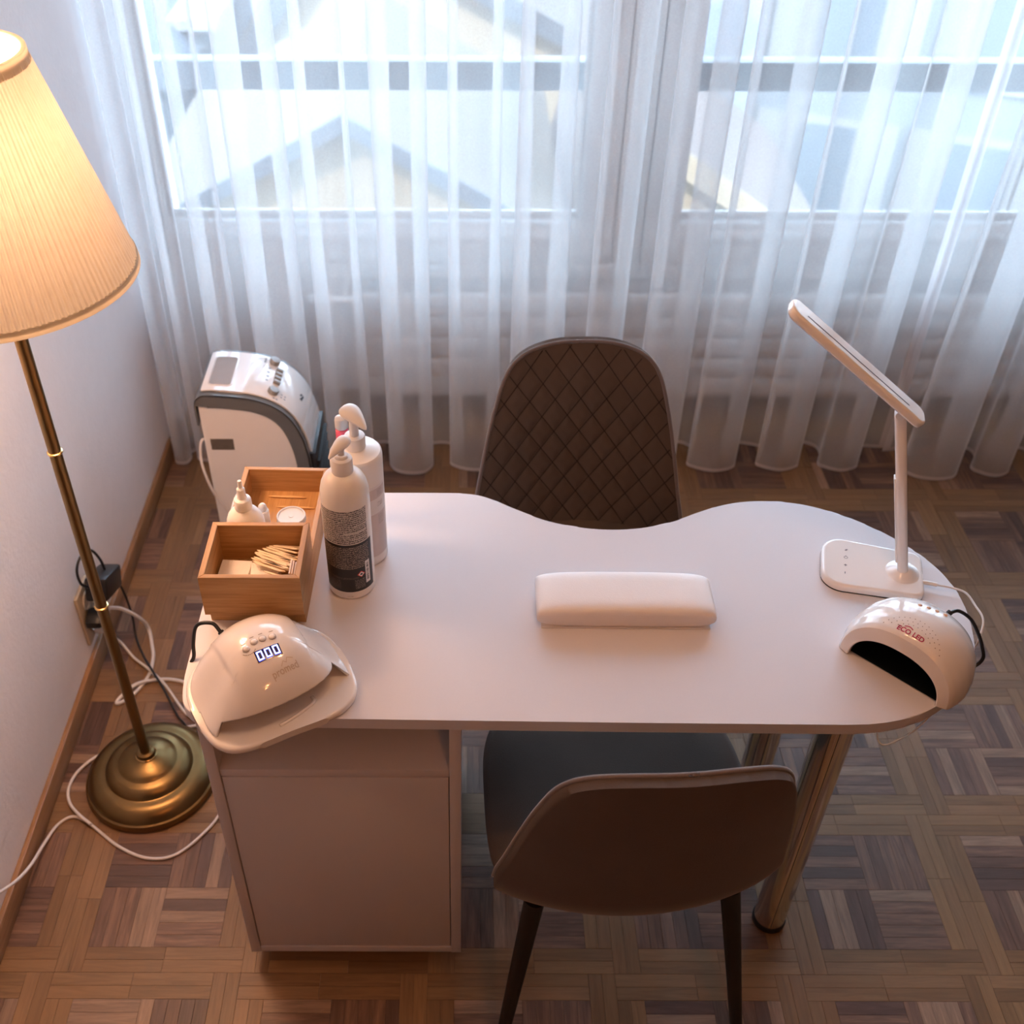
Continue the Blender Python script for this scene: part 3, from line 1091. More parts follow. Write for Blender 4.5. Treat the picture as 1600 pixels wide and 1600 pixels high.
for lx, ly in ((0.597, 1.102), (0.590, 1.335)):
    gg = G().lathe([(0.0295, 0.016), (0.0295, 0.715), (0.029, 0.7155)], 40, Matrix.Translation((lx, ly, 0)))
    leg = at_root(gg.build('leg', M_CHROME, desk, 40), desk)
    c = G().lathe([(0.026, 0.0), (0.0315, 0.002), (0.0315, 0.013), (0.030, 0.0158)], 36, Matrix.Translation((lx, ly, 0))).build('foot_cap', M_BLACKPL, leg, 40)
    c = G().lathe([(0.031, 0.716), (0.05, 0.722), (0.055, 0.7285)], 36, Matrix.Translation((lx, ly, 0))).build('mounting_plate', M_CHROME, leg, 40)
    G().tube([(lx + 0.0295 * cos(R(-100)), ly + 0.0295 * sin(R(-100)), 0.02), (lx + 0.0295 * cos(R(-100)), ly + 0.0295 * sin(R(-100)), 0.71)], 0.0006, 6, spline=False).build('leg_seam', mat('seam_dark', (0.05, 0.035, 0.02), 0.4), leg, 40)


# ------------------------------------------------------------------ chairs
def half_sym(pts):
    """pts of the right half from top centre to bottom centre -> closed outline."""
    return pts + [(-x, z) for x, z in pts[-2:0:-1]]


def resample(poly, n):
    P = [Vector((p[0], p[1])) for p in poly]
    L = [0.0]
    for i in range(len(P)):
        L.append(L[-1] + (P[(i + 1) % len(P)] - P[i]).length)
    out, j = [], 0
    for k in range(n):
        d = L[-1] * k / n
        while L[j + 1] < d:
            j += 1
        u = (d - L[j]) / max(1e-9, L[j + 1] - L[j])
        q = P[j].lerp(P[(j + 1) % len(P)], u)
        out.append((q.x, q.y))
    return out


BACK = resample(smooth_curve(half_sym([(0.0, 0.872), (0.065, 0.869), (0.118, 0.852), (0.150, 0.816), (0.172, 0.745), (0.190, 0.66), (0.206, 0.57), (0.219, 0.495), (0.212, 0.438), (0.165, 0.402), (0.085, 0.380), (0.0, 0.374)]), 10), 224)


def back_y(x, z):
    y = -0.178 - (z - 0.45) * 0.165
    y += 0.046 * (abs(x) / 0.21) ** 2.0
    if z < 0.52:
        y += (0.52 - z) ** 2 * 2.2
    return y


def back_point(r, i, side, quilt):
    bx, bz = BACK[i]
    x, z = bx * r, 0.62 + (bz - 0.62) * r
    th = 0.014 * (1 - r ** 5) + 0.010
    y = back_y(x, z)
    if side > 0:
        d = 0.0
        if quilt:
            # diamond quilting: two families of stitched valleys
            p, q = 0.0255, 0.0345
            a = (x / p + z / q / 1.0) * 0.5
            b = (x / p - z / q / 1.0) * 0.5
            da = abs(a - round(a))
            db = abs(b - round(b))
            d = min(da, db)
            d = 0.0034 * min(1, d / 0.32) ** 0.5 - 0.0034
            d *= (1 - r ** 10)
        return (x, y + th + d, z)
    return (x, y - th * 0.8, z)


def build_back(root, name, quilt_side):
    NR, NT = 58, len(BACK)
    g = G()
    vs, fs = [], []
    for side in (1, -1):
        base = len(vs)
        vs.append(back_point(0, 0, side, True))
        for j in range(1, NR + 1):
            r = (j / NR)
            for i in range(NT):
                vs.append(back_point(r, i, side, True))
        for i in range(NT):
            k = (i + 1) % NT
            fs.append((base, base + 1 + i, base + 1 + k))
            for j in range(NR - 1):
                fs.append((base + 1 + j * NT + i, base + 1 + (j + 1) * NT + i, base + 1 + (j + 1) * NT + k, base + 1 + j * NT + k))
    n1 = 1 + (NR - 1) * NT
    n2 = 1 + NR * NT + n1
    for i in range(NT):
        k = (i + 1) % NT
        fs.append((n1 + i, n1 + k, n2 + k, n2 + i))
    g.add(vs, fs)
    o = g.build(name, M_VELVET, root, 70)
    pp = []
    for i in range(0, NT, 2):
        x, z = BACK[i]
        if z > 0.47:
            pp.append((i, (x, back_y(x, z) + 0.0095, z)))
    # dark tubes along the stitch lines, added for the shade in the valleys
    st = G()
    p_, q_ = 0.0255, 0.0345
    for fam in (1, -1):
        for n_ in range(-40, 41):
            run_, runs_ = [], []
            for k_ in range(0, 131):
                z_ = 0.385 + 0.485 * k_ / 130
                x_ = p_ * (2 * n_ - fam * z_ / q_)
                # inside the outline, a little in from the rim
                ok_ = False
                if abs(x_) < 0.215:
                    ok_ = inside([(0.98 * bx, 0.62 + 0.98 * (bz - 0.62)) for bx, bz in BACK[::4]], x_, z_)
                if ok_:
                    rr_ = 0.0
                    th_ = math.atan2(z_ - 0.62, x_)
                    y_ = back_y(x_, z_)
                    # same pillow thickness as the front face
                    lo_, hi_ = 0.0, 1.0
                    for _ in range(12):
                        mid_ = (lo_ + hi_) / 2
                        if inside([(mid_ * bx, 0.62 + mid_ * (bz - 0.62)) for bx, bz in BACK[::4]], x_, z_):
                            hi_ = mid_
                        else:
                            lo_ = mid_
                    r0_ = hi_
                    run_.append((x_, y_ + 0.014 * (1 - r0_ ** 5) + 0.010 - 0.0034 * (1 - r0_ ** 10) + 0.0012, z_))
                elif run_:
                    runs_.append(run_)
                    run_ = []
            if run_:
                runs_.append(run_)
            for r1_ in runs_:
                if len(r1_) > 3:
                    st.tube(r1_[::3] + [r1_[-1]], 0.0009, 4, spline=False)
    so_ = st.build('quilt_shade_lines', mat('quilt_line_shade', (0.018, 0.011, 0.009), 0.9), o, 180)
    so_['kind'] = 'stuff'
    # one run of piping from the left foot of the shell over the top to the right foot
    pp = [p for i, p in pp]
    right = [p for p in pp if p[0] >= 0]
    left = [p for p in pp if p[0] < 0]
    left.sort(key=lambda p: p[2])
    right.sort(key=lambda p: -p[2])
    run = left + right
    G().tube(run, 0.0036, 8, sub=2).build('piping', M_PIPE, o, 180)
    return o


SEAT = resample(smooth_curve(half_sym([(0.0, 0.232), (0.10, 0.229), (0.178, 0.206), (0.212, 0.140), (0.221, 0.03), (0.220, -0.06), (0.205, -0.112), (0.172, -0.140), (0.09, -0.160), (0.0, -0.165)]), 10), 160)


def build_seat(root):
    NR, NT = 20, len(SEAT)
    vs, fs = [], []
    for side in (1, -1):
        base = len(vs)

        def pt(r, i):
            bx, by = SEAT[i]
            x, y = bx * r, by * r
            rise = 0.05 * max(0, (-0.07 - y) / 0.11) ** 2 + 0.010 * (abs(x) / 0.22) ** 3
            if side > 0:
                z = 0.468 + rise - 0.022 * max(0, r - 0.7) ** 2 / 0.09 - 0.012 * max(0, (y - 0.14) / 0.09) ** 2
            else:
                z = 0.405 + 0.028 * r ** 6 + rise
            return (x, y, z)
        vs.append(pt(0, 0))
        for j in range(1, NR + 1):
            for i in range(NT):
                vs.append(pt(j / NR, i))
        for i in range(NT):
            k = (i + 1) % NT
            fs.append((base, base + 1 + i, base + 1 + k))
            for j in range(NR - 1):
                fs.append((base + 1 + j * NT + i, base + 1 + (j + 1) * NT + i, base + 1 + (j + 1) * NT + k, base + 1 + j * NT + k))
    n1 = 1 + (NR - 1) * NT
    n2 = 1 + NR * NT + n1
    for i in range(NT):
        k = (i + 1) % NT
        fs.append((n1 + i, n1 + k, n2 + k, n2 + i))
    G().add(vs, fs).build('seat', M_VELVET, root, 70)


def build_chair(loc, rz, label):
    root = empty('velvet_chair', loc, rz, label, 'chair', 'velvet chairs at the desk')
    build_seat(root)
    build_back(root, 'backrest', True)
    for sxx in (-1, 1):
        for syy in (-1, 1):
            a = (sxx * 0.155, syy * 0.12 - 0.01, 0.418)
            b = (sxx * (0.215 if syy < 0 else 0.165), syy * 0.185 - 0.02, 0.008)
            l = G().tube([a, b], [0.0165, 0.0095], 16, spline=False).build('leg', M_BLACKMET, root, 40)
            G().tube([(b[0], b[1], 0.0), (b[0], b[1], 0.01)], 0.011, 12, spline=False).build('foot_pad', M_BLACKPL, l, 40)
    G().span((-0.14, -0.09, 0.398), (0.14, -0.065, 0.410)).span((-0.165, 0.095, 0.398), (0.165, 0.12, 0.410)).span((-0.012, -0.066, 0.398), (0.012, 0.096, 0.410)).build('under_frame', M_BLACKMET, root, 40)
    return root


def copy_tree(o, parent=None):
    c = o.copy()
    COL.objects.link(c)
    c.parent = parent
    for ch in list(o.children):
        copy_tree(ch, c)
    return c


near = build_chair((0.258, 1.04, 0), R(4), 'taupe velvet chair in the foreground, seen from behind, seat under the desk')
far = copy_tree(near)
far.location = (0.236, 1.575, 0)
far.rotation_euler = (0, 0, R(181.5))
far['label'] = 'taupe velvet chair behind the desk, diamond-quilted backrest facing us'

# ------------------------------------------------------------------ floor lamp
LX, LY = -0.676, 1.427
lamp = empty('floor_lamp', (LX, LY, 0), 0, 'lit floor lamp with stepped brass base and pleated cream shade', 'floor lamp')
G().lathe([(0.0, 0.0), (0.134, 0.0), (0.139, 0.004), (0.140, 0.012), (0.138, 0.019), (0.134, 0.021), (0.1325, 0.0235), (0.127, 0.034), (0.115, 0.043), (0.102, 0.046), (0.0945, 0.045), (0.092, 0.046),
           (0.089, 0.052), (0.082, 0.060), (0.072, 0.065), (0.0635, 0.0655), (0.061, 0.0665), (0.058, 0.070), (0.050, 0.075), (0.036, 0.080), (0.0225, 0.083), (0.0205, 0.0845),
           (0.0200, 0.088), (0.0185, 0.096), (0.0135, 0.099), (0.0, 0.099)], 96).build('base', M_BRASS, lamp, 30)
G().lathe([(0.0205, 0.0855), (0.0225, 0.0865), (0.0205, 0.0885)], 40, cap=False).build('base_ring', M_BRASSHI, lamp, 40)
G().lathe([(0.0105, 0.099), (0.0105, 0.528)], 24).build('pole', M_BRASS, lamp, 40)
G().lathe([(0.0105, 0.534), (0.0105, 0.888)], 24).build('pole', M_BRASS, lamp, 40)
G().lathe([(0.0105, 0.894), (0.0105, 1.305)], 24).build('pole', M_BRASS, lamp, 40)
for zz in (0.5285, 0.8885):
    G().lathe([(0.0108, 0), (0.0128, 0.0012), (0.0128, 0.0040), (0.0108, 0.0052)], 28, Matrix.Translation((0, 0, zz))).build('collar', M_BRASSHI, lamp, 40)
G().lathe([(0.0165, 1.306), (0.0165, 1.352), (0.013, 1.355)], 24).build('bulb_socket', mat('socket_cream', (0.7, 0.62, 0.5), 0.5), lamp, 40)
SH0, SH1, SR0, SR1 = 1.218, 1.520, 0.193, 0.108
NP = 132
g = G()
NA = NP * 4


def shade_pt(i, j):
    t = j / 8
    a = 2 * pi * i / NA
    ph = (i % 4)
    rip = (0.0, 0.0026, 0.0026, 0.0)[ph] + 0.0006 * sin(a * 37)
    r = SR0 + (SR1 - SR0) * t + rip
    return (r * cos(a), r * sin(a), SH0 + (SH1 - SH0) * t)


g.grid(NA, 9, shade_pt, closeu=True)
g.build('lamp_shade', M_SHADE, lamp, 30)
G().lathe([(SR0 - 0.001, SH0 - 0.006), (SR0 + 0.0045, SH0 - 0.006), (SR0 + 0.0025, SH0 + 0.006), (SR0 - 0.0015, SH0 + 0.006), (SR0 - 0.001, SH0 - 0.006)], 96, cap=False).build('shade_band', M_SHADERIM, lamp, 50)
G().lathe([(SR1 - 0.0008, SH1 - 0.010), (SR1 + 0.0052, SH1 - 0.012), (SR1 + 0.003, SH1 + 0.006), (SR1 - 0.003, SH1 + 0.006), (SR1 - 0.0008, SH1 - 0.010)], 96, cap=False).build('shade_band', M_SHADERIM, lamp, 50)
gs = G()
for k in range(3):
    a = 2 * pi * k / 3 + 0.5
    gs.tube([(0.016 * cos(a), 0.016 * sin(a), 1.358), (0.10 * cos(a), 0.10 * sin(a), 1.49), ((SR1 - 0.001) * cos(a), (SR1 - 0.001) * sin(a), 1.513)], 0.0014, 6, spline=False)
gs.lathe([(0.0135, 1.3555), (0.0185, 1.3555), (0.0185, 1.359), (0.0135, 1.359), (0.0135, 1.3555)], 20, cap=False)
gs.build('shade_carrier', M_BRASS, lamp, 40)

# ------------------------------------------------------------------ cords, outlet
def cord(name, pts, r, m, label, cat='cord', group=None, plug=None):
    o = G().tube(pts, r, 8, 7).build(name, m, None, 180)
    return tag(o, label, cat, group)


RZ = 0.0034
def cable_thing(name, label, loc, pts, r, m):
    root = empty(name, loc, 0, label, 'cable')
    at_root(G().tube(pts, r, 8, 7).build('cord', m, root, 180), root)
    return root


def plug_on(root, yy, zz):
    at_root(G().lathe([(0.0, 0), (0.009, 0.0), (0.010, 0.004), (0.0085, 0.02), (0.0065, 0.024), (0.0075, 0.026), (0.006, 0.029), (0.007, 0.031), (0.0052, 0.036), (0, 0.037)], 18,
                      Matrix.Translation((XL + 0.012, yy, zz)) @ Matrix.Rotation(R(90), 4, 'Y')).build('plug', M_WHITEPL, root, 40), root)


cable_thing('power_cable', 'white cable coming down over the baseboard and round the front of the lamp base', (-0.794, 1.317, 0),
            [(-0.862, 0.98, 0.25), (-0.862, 1.03, 0.18), (-0.861, 1.081, 0.126), (-0.859, 1.135, 0.078), (-0.857, 1.19, 0.045), (-0.860, 1.25, 0.016), (-0.850, 1.305, RZ), (-0.825, 1.326, RZ), (-0.794, 1.317, RZ), (-0.77, 1.300, RZ),
             (-0.705, 1.253, RZ), (-0.64, 1.228, RZ), (-0.583, 1.240, RZ), (-0.529, 1.303, RZ), (-0.505, 1.36, RZ), (-0.475, 1.42, RZ), (-0.46, 1.47, RZ)], 0.0034, M_WHITECORD)
at_root(G().tube([(-0.777, 1.302, 0.0125), (-0.811, 1.328, 0.0125), (-0.841, 1.363, RZ), (-0.852, 1.40, RZ), (-0.842, 1.445, RZ), (-0.804, 1.488, RZ), (-0.721, 1.527, RZ), (-0.639, 1.558, 0.0065), (-0.58, 1.568, 0.0065), (-0.50, 1.56, RZ)], 0.0036, 8, 7).build('cord', M_WHITECORD, lamp, 180), lamp)['label'] = 'thin white cord'
c_ = cable_thing('power_cable', 'thick white cable dropping from the outlet and curling back on the floor', (-0.79, 1.72, 0),
                 [(-0.838, 1.80, 0.150), (-0.812, 1.815, 0.13), (-0.787, 1.842, 0.07), (-0.779, 1.855, 0.02), (-0.765, 1.815, RZ), (-0.753, 1.773, RZ), (-0.752, 1.712, RZ), (-0.779, 1.653, RZ), (-0.805, 1.632, RZ), (-0.803, 1.650, RZ), (-0.771, 1.683, 0.0125), (-0.723, 1.706, RZ), (-0.669, 1.70, RZ), (-0.60, 1.663, RZ)], 0.0045, M_WHITECORD)
plug_on(c_, 1.797, 0.150)
c_ = cable_thing('power_cable', 'white cable from the lower outlet plug crossing the floor behind the lamp', (-0.72, 1.70, 0),
                 [(-0.842, 1.775, 0.105), (-0.845, 1.80, 0.05), (-0.835, 1.81, 0.015), (-0.80, 1.775, RZ), (-0.758, 1.735, 0.0128), (-0.72, 1.70, 0.0128), (-0.693, 1.673, RZ), (-0.642, 1.606, RZ), (-0.609, 1.58, 0.0135), (-0.56, 1.535, RZ), (-0.50, 1.50, RZ)], 0.0034, M_WHITECORD)
plug_on(c_, 1.772, 0.106)
outl = empty('wall_outlet', (XL + 0.001, 1.775, 0.165), 0, 'brownish rectangular wall outlet plate low on the left wall', 'outlet')
G().box((0.004, 0, 0), (0.008, 0.085, 0.15), 0.003).build('plate', M_OUTLET, outl, 40)
for zz in (0.035, -0.035):
    G().lathe([(0.0, 0.0005), (0.018, 0.0005), (0.0205, 0.004), (0.0225, 0.004), (0.0225, 0.0)], 24, Matrix.Translation((0.0085, 0, zz)) @ Matrix.Rotation(R(90), 4, 'Y')).build('socket_ring', mat('socket_white', (0.6, 0.55, 0.48), 0.4), outl, 40)
ad = empty('power_adapter', (XL + 0.014, 1.782, 0.205), 0, 'black box power adapter plugged into the left wall outlet behind the lamp pole', 'adapter')
G().box((0.034, 0.012, 0.030), (0.052, 0.112, 0.056), 0.007, M=Matrix.Rotation(R(-24), 4, 'X')).build('adapter_body', M_BLACKPL, ad, 40)
G().tube([(0.02, -0.030, 0.058), (0.014, -0.045, 0.085), (0.012, -0.040, 0.120), (0.018, -0.015, 0.138), (0.030, 0.015, 0.130), (0.036, 0.035, 0.085), (0.036, 0.045, 0.04)], 0.0032, 8).build('cord_loop', M_BLACKPL, ad, 180)
pl = empty('black_plug', (XL + 0.014, 1.752, 0.165), 0, 'faceted black plug in the outlet below the adapter', 'plug')
G().prism([(0.024 * cos(2 * pi * k / 8 + 0.39) * 0.85, 0.028 * sin(2 * pi * k / 8 + 0.39)) for k in range(8)], 0.0, 0.034, 0.004, M=Matrix.Rotation(R(90), 4, 'Y')).build('plug_body', M_BLACKPL, pl, 40)
at_root(G().tube([(-0.838, 1.845, 0.20), (-0.826, 1.872, 0.15), (-0.815, 1.865, 0.06), (-0.805, 1.83, 0.016), (-0.772, 1.768, 0.017), (-0.742, 1.722, 0.022), (-0.70, 1.664, 0.014), (-0.660, 1.60, 0.004), (-0.633, 1.563, 0.016), (-0.605, 1.523, 0.012), (-0.598, 1.532, 0.020), (-0.590, 1.55, 0.04), (-0.56, 1.56, 0.10), (-0.50, 1.54, 0.25)], 0.0028, 8, 7).build('cord', M_BLACKPL, ad, 180), ad)

# ------------------------------------------------------------------ air cooler
CO = (-0.615, 2.050, 0.0)
cool = empty('air_cooler', CO, 0, 'white portable air cooler with grey edge band standing before the curtain', 'air cooler')
CW = 0.187
HT = 0.58


def cool_profile(d):
    """Side profile (x, z) grown outward by d."""
    c = smooth_curve([(0.000, 0.50), (0.000, 0.555), (0.008, 0.573), (0.026, 0.580), (0.08, 0.577), (0.135, 0.568), (0.180, 0.547), (0.212, 0.513), (0.232, 0.465), (0.243, 0.41), (0.247, 0.35), (0.248, 0.28)], 5, closed=False)
    o = []
    for i, (x, z) in enumerate(c):
        a, b = c[max(0, i - 1)], c[min(len(c) - 1, i + 1)]
        tx, tz = b[0] - a[0], b[1] - a[1]
        ln = math.hypot(tx, tz)
        o.append((x - tz / ln * d, z + tx / ln * d))
    return o


def extrude_profile(g, prof, y0, y1, bev=0.0):
    out = [(p[0], p[1]) for p in prof]
    M = Matrix(((1, 0, 0, 0), (0, 0, -1, 0), (0, 1, 0, 0), (0, 0, 0, 1)))
    g.prism(out, -y1, -y0, bev, 2, M)


pf = cool_profile(0)
g = G()
body = [(0.004, 0.02)] + [(x if x > 0.004 else 0.004, z) for x, z in cool_profile(-0.003)] + [(0.244, 0.02)]
extrude_profile(g, body, 0.0, CW, 0.003)
g.build('body', M_WHITEPL, cool, 40)


def strip(g, d0, d1, y0, y1, i0=0, i1=None, bev=0.0):
    a, b = cool_profile(d0), cool_profile(d1)
    i1 = i1 or len(a)
    extrude_profile(g, a[i0:i1] + b[i0:i1][::-1], y0, y1, bev)


g = G()
strip(g, -0.030, 0.004, -0.004, -0.0005, 5)
strip(g, -0.030, 0.004, CW + 0.0005, CW + 0.004, 5)
strip(g, 0.0005, 0.005, -0.004, CW + 0.004, 0, None, 0.001)
g.build('edge_band', mat('cooler_band', (0.14, 0.15, 0.16), 0.35), cool, 40)
g = G()
strip(g, 0.0055, 0.0105, 0.011, CW - 0.011, 13, None, 0.0025)
g.build('top_panel', M_WHITEGLOSS, cool, 40)


def on_top(x, y, dz=0.0):
    """Point on the top panel at profile coordinate x."""
    c = cool_profile(0.0105)
    for i in range(len(c) - 1):
        if c[i][0] <= x <= c[i + 1][0]:
            u = (x - c[i][0]) / (c[i + 1][0] - c[i][0])
            z = c[i][1] + (c[i + 1][1] - c[i][1]) * u
            sl = math.atan2(c[i + 1][1] - c[i][1], c[i + 1][0] - c[i][0])
            return Matrix.Translation((x, y, z + dz)) @ Matrix.Rotation(-sl, 4, 'Y')
    return Matrix.Translation((x, y, c[-1][1]))


rr = [(0.023 + 0.0, 0.0)]


def rrect(w_, h_, r_, n=5):
    o = []
    for cxx, cyy, a0 in ((w_ / 2 - r_, h_ / 2 - r_, 0), (-w_ / 2 + r_, h_ / 2 - r_, 90), (-w_ / 2 + r_, -h_ / 2 + r_, 180), (w_ / 2 - r_, -h_ / 2 + r_, 270)):
        for k in range(n):
            a = R(a0 + 90 * k / (n - 1))
            o.append((cxx + r_ * cos(a), cyy + r_ * sin(a)))
    return o


G().prism(rrect(0.050, 0.118, 0.008), 0.0002, 0.0012, 0.0004, M=on_top(0.053, 0.090)).build('tank_window', M_TINT, cool, 40)
gf = G()
for (a, b) in ((rrect(0.056, 0.126, 0.011), rrect(0.050, 0.118, 0.008)),):
    Mx = on_top(0.053, 0.090)
    n_ = len(a)
    gf.add([(p[0], p[1], 0.0003) for p in a] + [(p[0], p[1], 0.0022) for p in b], [(i, (i + 1) % n_, n_ + (i + 1) % n_, n_ + i) for i in range(n_)], Mx)
gf.build('window_rim', M_WHITEGLOSS, cool, 40)
for yy in (0.158, 0.040):
    xk = 0.160 if yy > 0.1 else 0.171
    k = G().lathe([(0.0125, 0.0), (0.0125, 0.009), (0.011, 0.011), (0, 0.0112)], 28, on_top(xk, yy)).build('knob', mat('knob_grey', (0.30, 0.29, 0.28), 0.3), cool, 40)
for q in range(4):
    G().box((0, 0, 0.004), (0.017, 0.0095, 0.009), 0.0015, M=on_top(0.174, 0.079 + q * 0.0165)).build('button', mat('knob_grey', (0.30, 0.29, 0.28), 0.3), cool, 40)
gi = G()
for q in range(4):
    gi.box((0, 0, 0.0003), (0.006, 0.004, 0.0004), M=on_top(0.153, 0.079 + q * 0.0165))
for dx, dy in ((0.190, 0.046), (0.190, 0.036), (0.197, 0.046), (0.197, 0.036), (0.176, 0.020), (0.182, 0.020), (0.140, 0.15), (0.140, 0.157), (0.140, 0.164)):
    gi.box((0, 0, 0.0003), (0.0045, 0.004, 0.0004), M=on_top(dx, dy))
gi.build('panel_print', mat('panel_print', (0.20, 0.23, 0.28), 0.5), cool, 40)
gl = G()
gl.add([(-0.006, -0.012, 0.0006), (0.002, -0.012, 0.0006), (0.007, 0.010, 0.0006), (0.003, 0.012, 0.0006)], [(0, 1, 2, 3)], on_top(0.226, 0.098))
gl.add([(-0.008, 0.002, 0.0006), (-0.004, 0.012, 0.0006), (0.002, 0.012, 0.0006), (-0.004, 0.0, 0.0006)], [(0, 1, 2, 3)], on_top(0.226, 0.098))
gl.build('emblem', M_INK, cool, None)
# front louvres under the nose
lo = G()
lo.span((0.2445, 0.004, 0.06), (0.262, CW - 0.004, 0.415), 0.004)
lou = lo.build('louvre_frame', M_BLACKPL, cool, 40)
for q in range(12):
    G().box((0.2635, CW / 2, 0.085 + q * 0.027), (0.012, CW - 0.03, 0.006), 0.001, M=None).build('louvre', mat('louvre_grey', (0.012, 0.012, 0.013), 0.6), lou, 40)
# sticker on the side
gst = G()
gst.add([(0.018, -0.0004, 0.428), (0.072, -0.0004, 0.428), (0.072, -0.0004, 0.460), (0.018, -0.0004, 0.460)], [(0, 1, 2, 3)])
gst.build('rating_sticker', print_mat('sticker_print', (0.17, 0.15, 0.13), (0.045, 0.04, 0.035), 9, 40, 0.5), cool, None, uvs=[(0, 0), (1, 0), (1, 1), (0, 1)])
G().tube([(0.004, 0.03, 0.44), (-0.010, 0.02, 0.437), (-0.014, 0.006, 0.40), (-0.006, -0.010, 0.36), (0.010, -0.012, 0.30), (0.05, -0.012, 0.215), (0.09, -0.012, 0.17), (0.14, -0.010, 0.16)], 0.0034, 8).build('cord', M_WHITECORD, cool, 180)
for (a, b) in ((0.03, 0.03), (0.22, 0.03), (0.03, CW - 0.03), (0.22, CW - 0.03)):
    G().lathe([(0.014, 0.0), (0.016, 0.004), (0.016, 0.0205)], 16, Matrix.Translation((a, b, 0))).build('caster', M_GREYPL, cool, 40)

# ------------------------------------------------------------------ bamboo boxes
def bamboo_box(name, x0, x1, y0, y1, z0, z1, label, th=0.0085, rz=0.0, div=None):
    r = empty(name, ((x0 + x1) / 2, (y0 + y1) / 2, z0), rz, label, 'box')
    hx, hy, h = (x1 - x0) / 2, (y1 - y0) / 2, z1 - z0
    # mitred walls
    def wall(pts, m):
        G().prism(pts, 0.0, h, 0.0006, 1).build('side_panel', m, r, 30)
    e = 0.0
    wall([(-hx, -hy), (hx, -hy), (hx - th, -hy + th), (-hx + th, -hy + th)], M_BAMBOO)
    wall([(hx, hy), (-hx, hy), (-hx + th, hy - th), (hx - th, hy - th)], M_BAMBOO)
    wall([(-hx, hy), (-hx, -hy), (-hx + th, -hy + th), (-hx + th, hy - th)], M_BAMBOOY)
    wall([(hx, -hy), (hx, hy), (hx - th, hy - th), (hx - th, -hy + th)], M_BAMBOOY)
    G().span((-hx + th - 0.0005, -hy + th - 0.0005, 0.001), (hx - th + 0.0005, hy - th + 0.0005, 0.007)).build('bottom_panel', M_BAMBOOY, r, 30)
    return r


tray = bamboo_box('bamboo_tray', -0.389, -0.241, 1.178, 1.499, TZ, 0.805, 'long bamboo tray on the desk under the small box, holding bottles and a jar', rz=R(-1.5))
box = bamboo_box('bamboo_box', -0.387, -0.2385, 1.137, 1.262, 0.8055, 0.882, 'small bamboo box of sticks and pads stacked on the tray front')
BF = 0.8125                                      # inner floor of the small box

# cotton pads
def pad(cx, cy, z, w_, d_, th, rz, label, curl=0.0, tilt=0.0):
    g = G()
    n = 10
    rnd = random.Random(int(cx * 1e4))
    top = []
    g.box((0, 0, 0), (w_, d_, th), 0.0012, 2)
    vs = []
    for v in g.v:
        vs.append((v[0] + 0.0006 * sin(v[1] * 900), v[1] + 0.0008 * sin(v[0] * 700), v[2] + th / 2 + curl * (v[0] / w_) ** 2))
    g.v = vs
    o = g.build('cotton_pad', M_PAD, None, 40)
    o.location = (cx, cy, z)
    o.rotation_euler = (0, tilt, rz)
    return tag(o, label, 'cotton pad', 'pads in the bamboo box')


for k in range(7):
    pad(-0.350 + 0.001 * (k % 2), 1.198 + 0.001 * (k % 3), BF + 0.0002 + k * 0.0034, 0.047, 0.052, 0.004, R(-4 + 2 * (k % 3)), ('topmost white pad of the left stack in the small bamboo box' if k == 6 else 'white pad within the left stack in the small bamboo box, below the top one'))
for k in range(7):
    pad(-0.303 + 0.001 * (k % 2), 1.192, BF + 0.0002 + k * 0.0034, 0.042, 0.060, 0.004, R(6 - 3 * (k % 3)), ('topmost white pad of the middle stack, half under the sticks' if k == 6 else 'white pad within the middle stack in the small bamboo box, below the top one'))
for k in range(6, 6):
    pad(-0.268, 1.216, BF + 0.0002 + k * 0.0034, 0.026, 0.052, 0.004, R(2), 'layered white pad in the right stack hidden beneath the sticks')
fo = G()
for q in range(4):
    fo.box((q * 0.0032 - 0.005, 0, 0.020 - 0.001 * q), (0.0024, 0.032 - 0.002 * q, 0.040 - 0.002 * q), 0.001)
o = fo.build('folded_pad', mat('pink_white_pad', (0.80, 0.70, 0.66), 0.9, bump=0.3, bscale=600), None, 40)
o.location = (-0.2535, 1.178, 0.828)
tag(o, 'folded pinkish pad standing upright in the right corner of the small box', 'cotton pad')

# flat wooden sticks
STK = [((-0.2959, 1.2505), (-0.2519, 1.2465)), ((-0.2954, 1.2474), (-0.2513, 1.2410)), ((-0.3024, 1.2455), (-0.2529, 1.2371)), ((-0.2999, 1.2421), (-0.2514, 1.2329)), ((-0.3125, 1.2424), (-0.2517, 1.2202)),
       ((-0.3067, 1.2381), (-0.2529, 1.2125)), ((-0.3229, 1.2352), (-0.2514, 1.2079)), ((-0.3228, 1.2313), (-0.2549, 1.2034)), ((-0.3201, 1.2267), (-0.2626, 1.1988)), ((-0.3271, 1.2222), (-0.2641, 1.1943)),
       ((-0.3236, 1.2140), (-0.2697, 1.1898)), ((-0.3196, 1.2079), (-0.2747, 1.1883)), ((-0.3040, 1.1928), (-0.2681, 1.1785))]
EXTRA = [((-0.318, 1.226), (-0.262, 1.208)), ((-0.312, 1.218), (-0.258, 1.197)), ((-0.305, 1.232), (-0.2535, 1.216)), ((-0.31, 1.209), (-0.264, 1.192))]
for k in range(8):
    (a0_, b0_), (a1_, b1_) = STK[k + 2], STK[k + 3]
    EXTRA.append(((a0_[0] * 0.5 + a1_[0] * 0.5 + 0.004, (a0_[1] + a1_[1]) / 2), (b0_[0] * 0.5 + b1_[0] * 0.5 - 0.004, (b0_[1] + b1_[1]) / 2)))
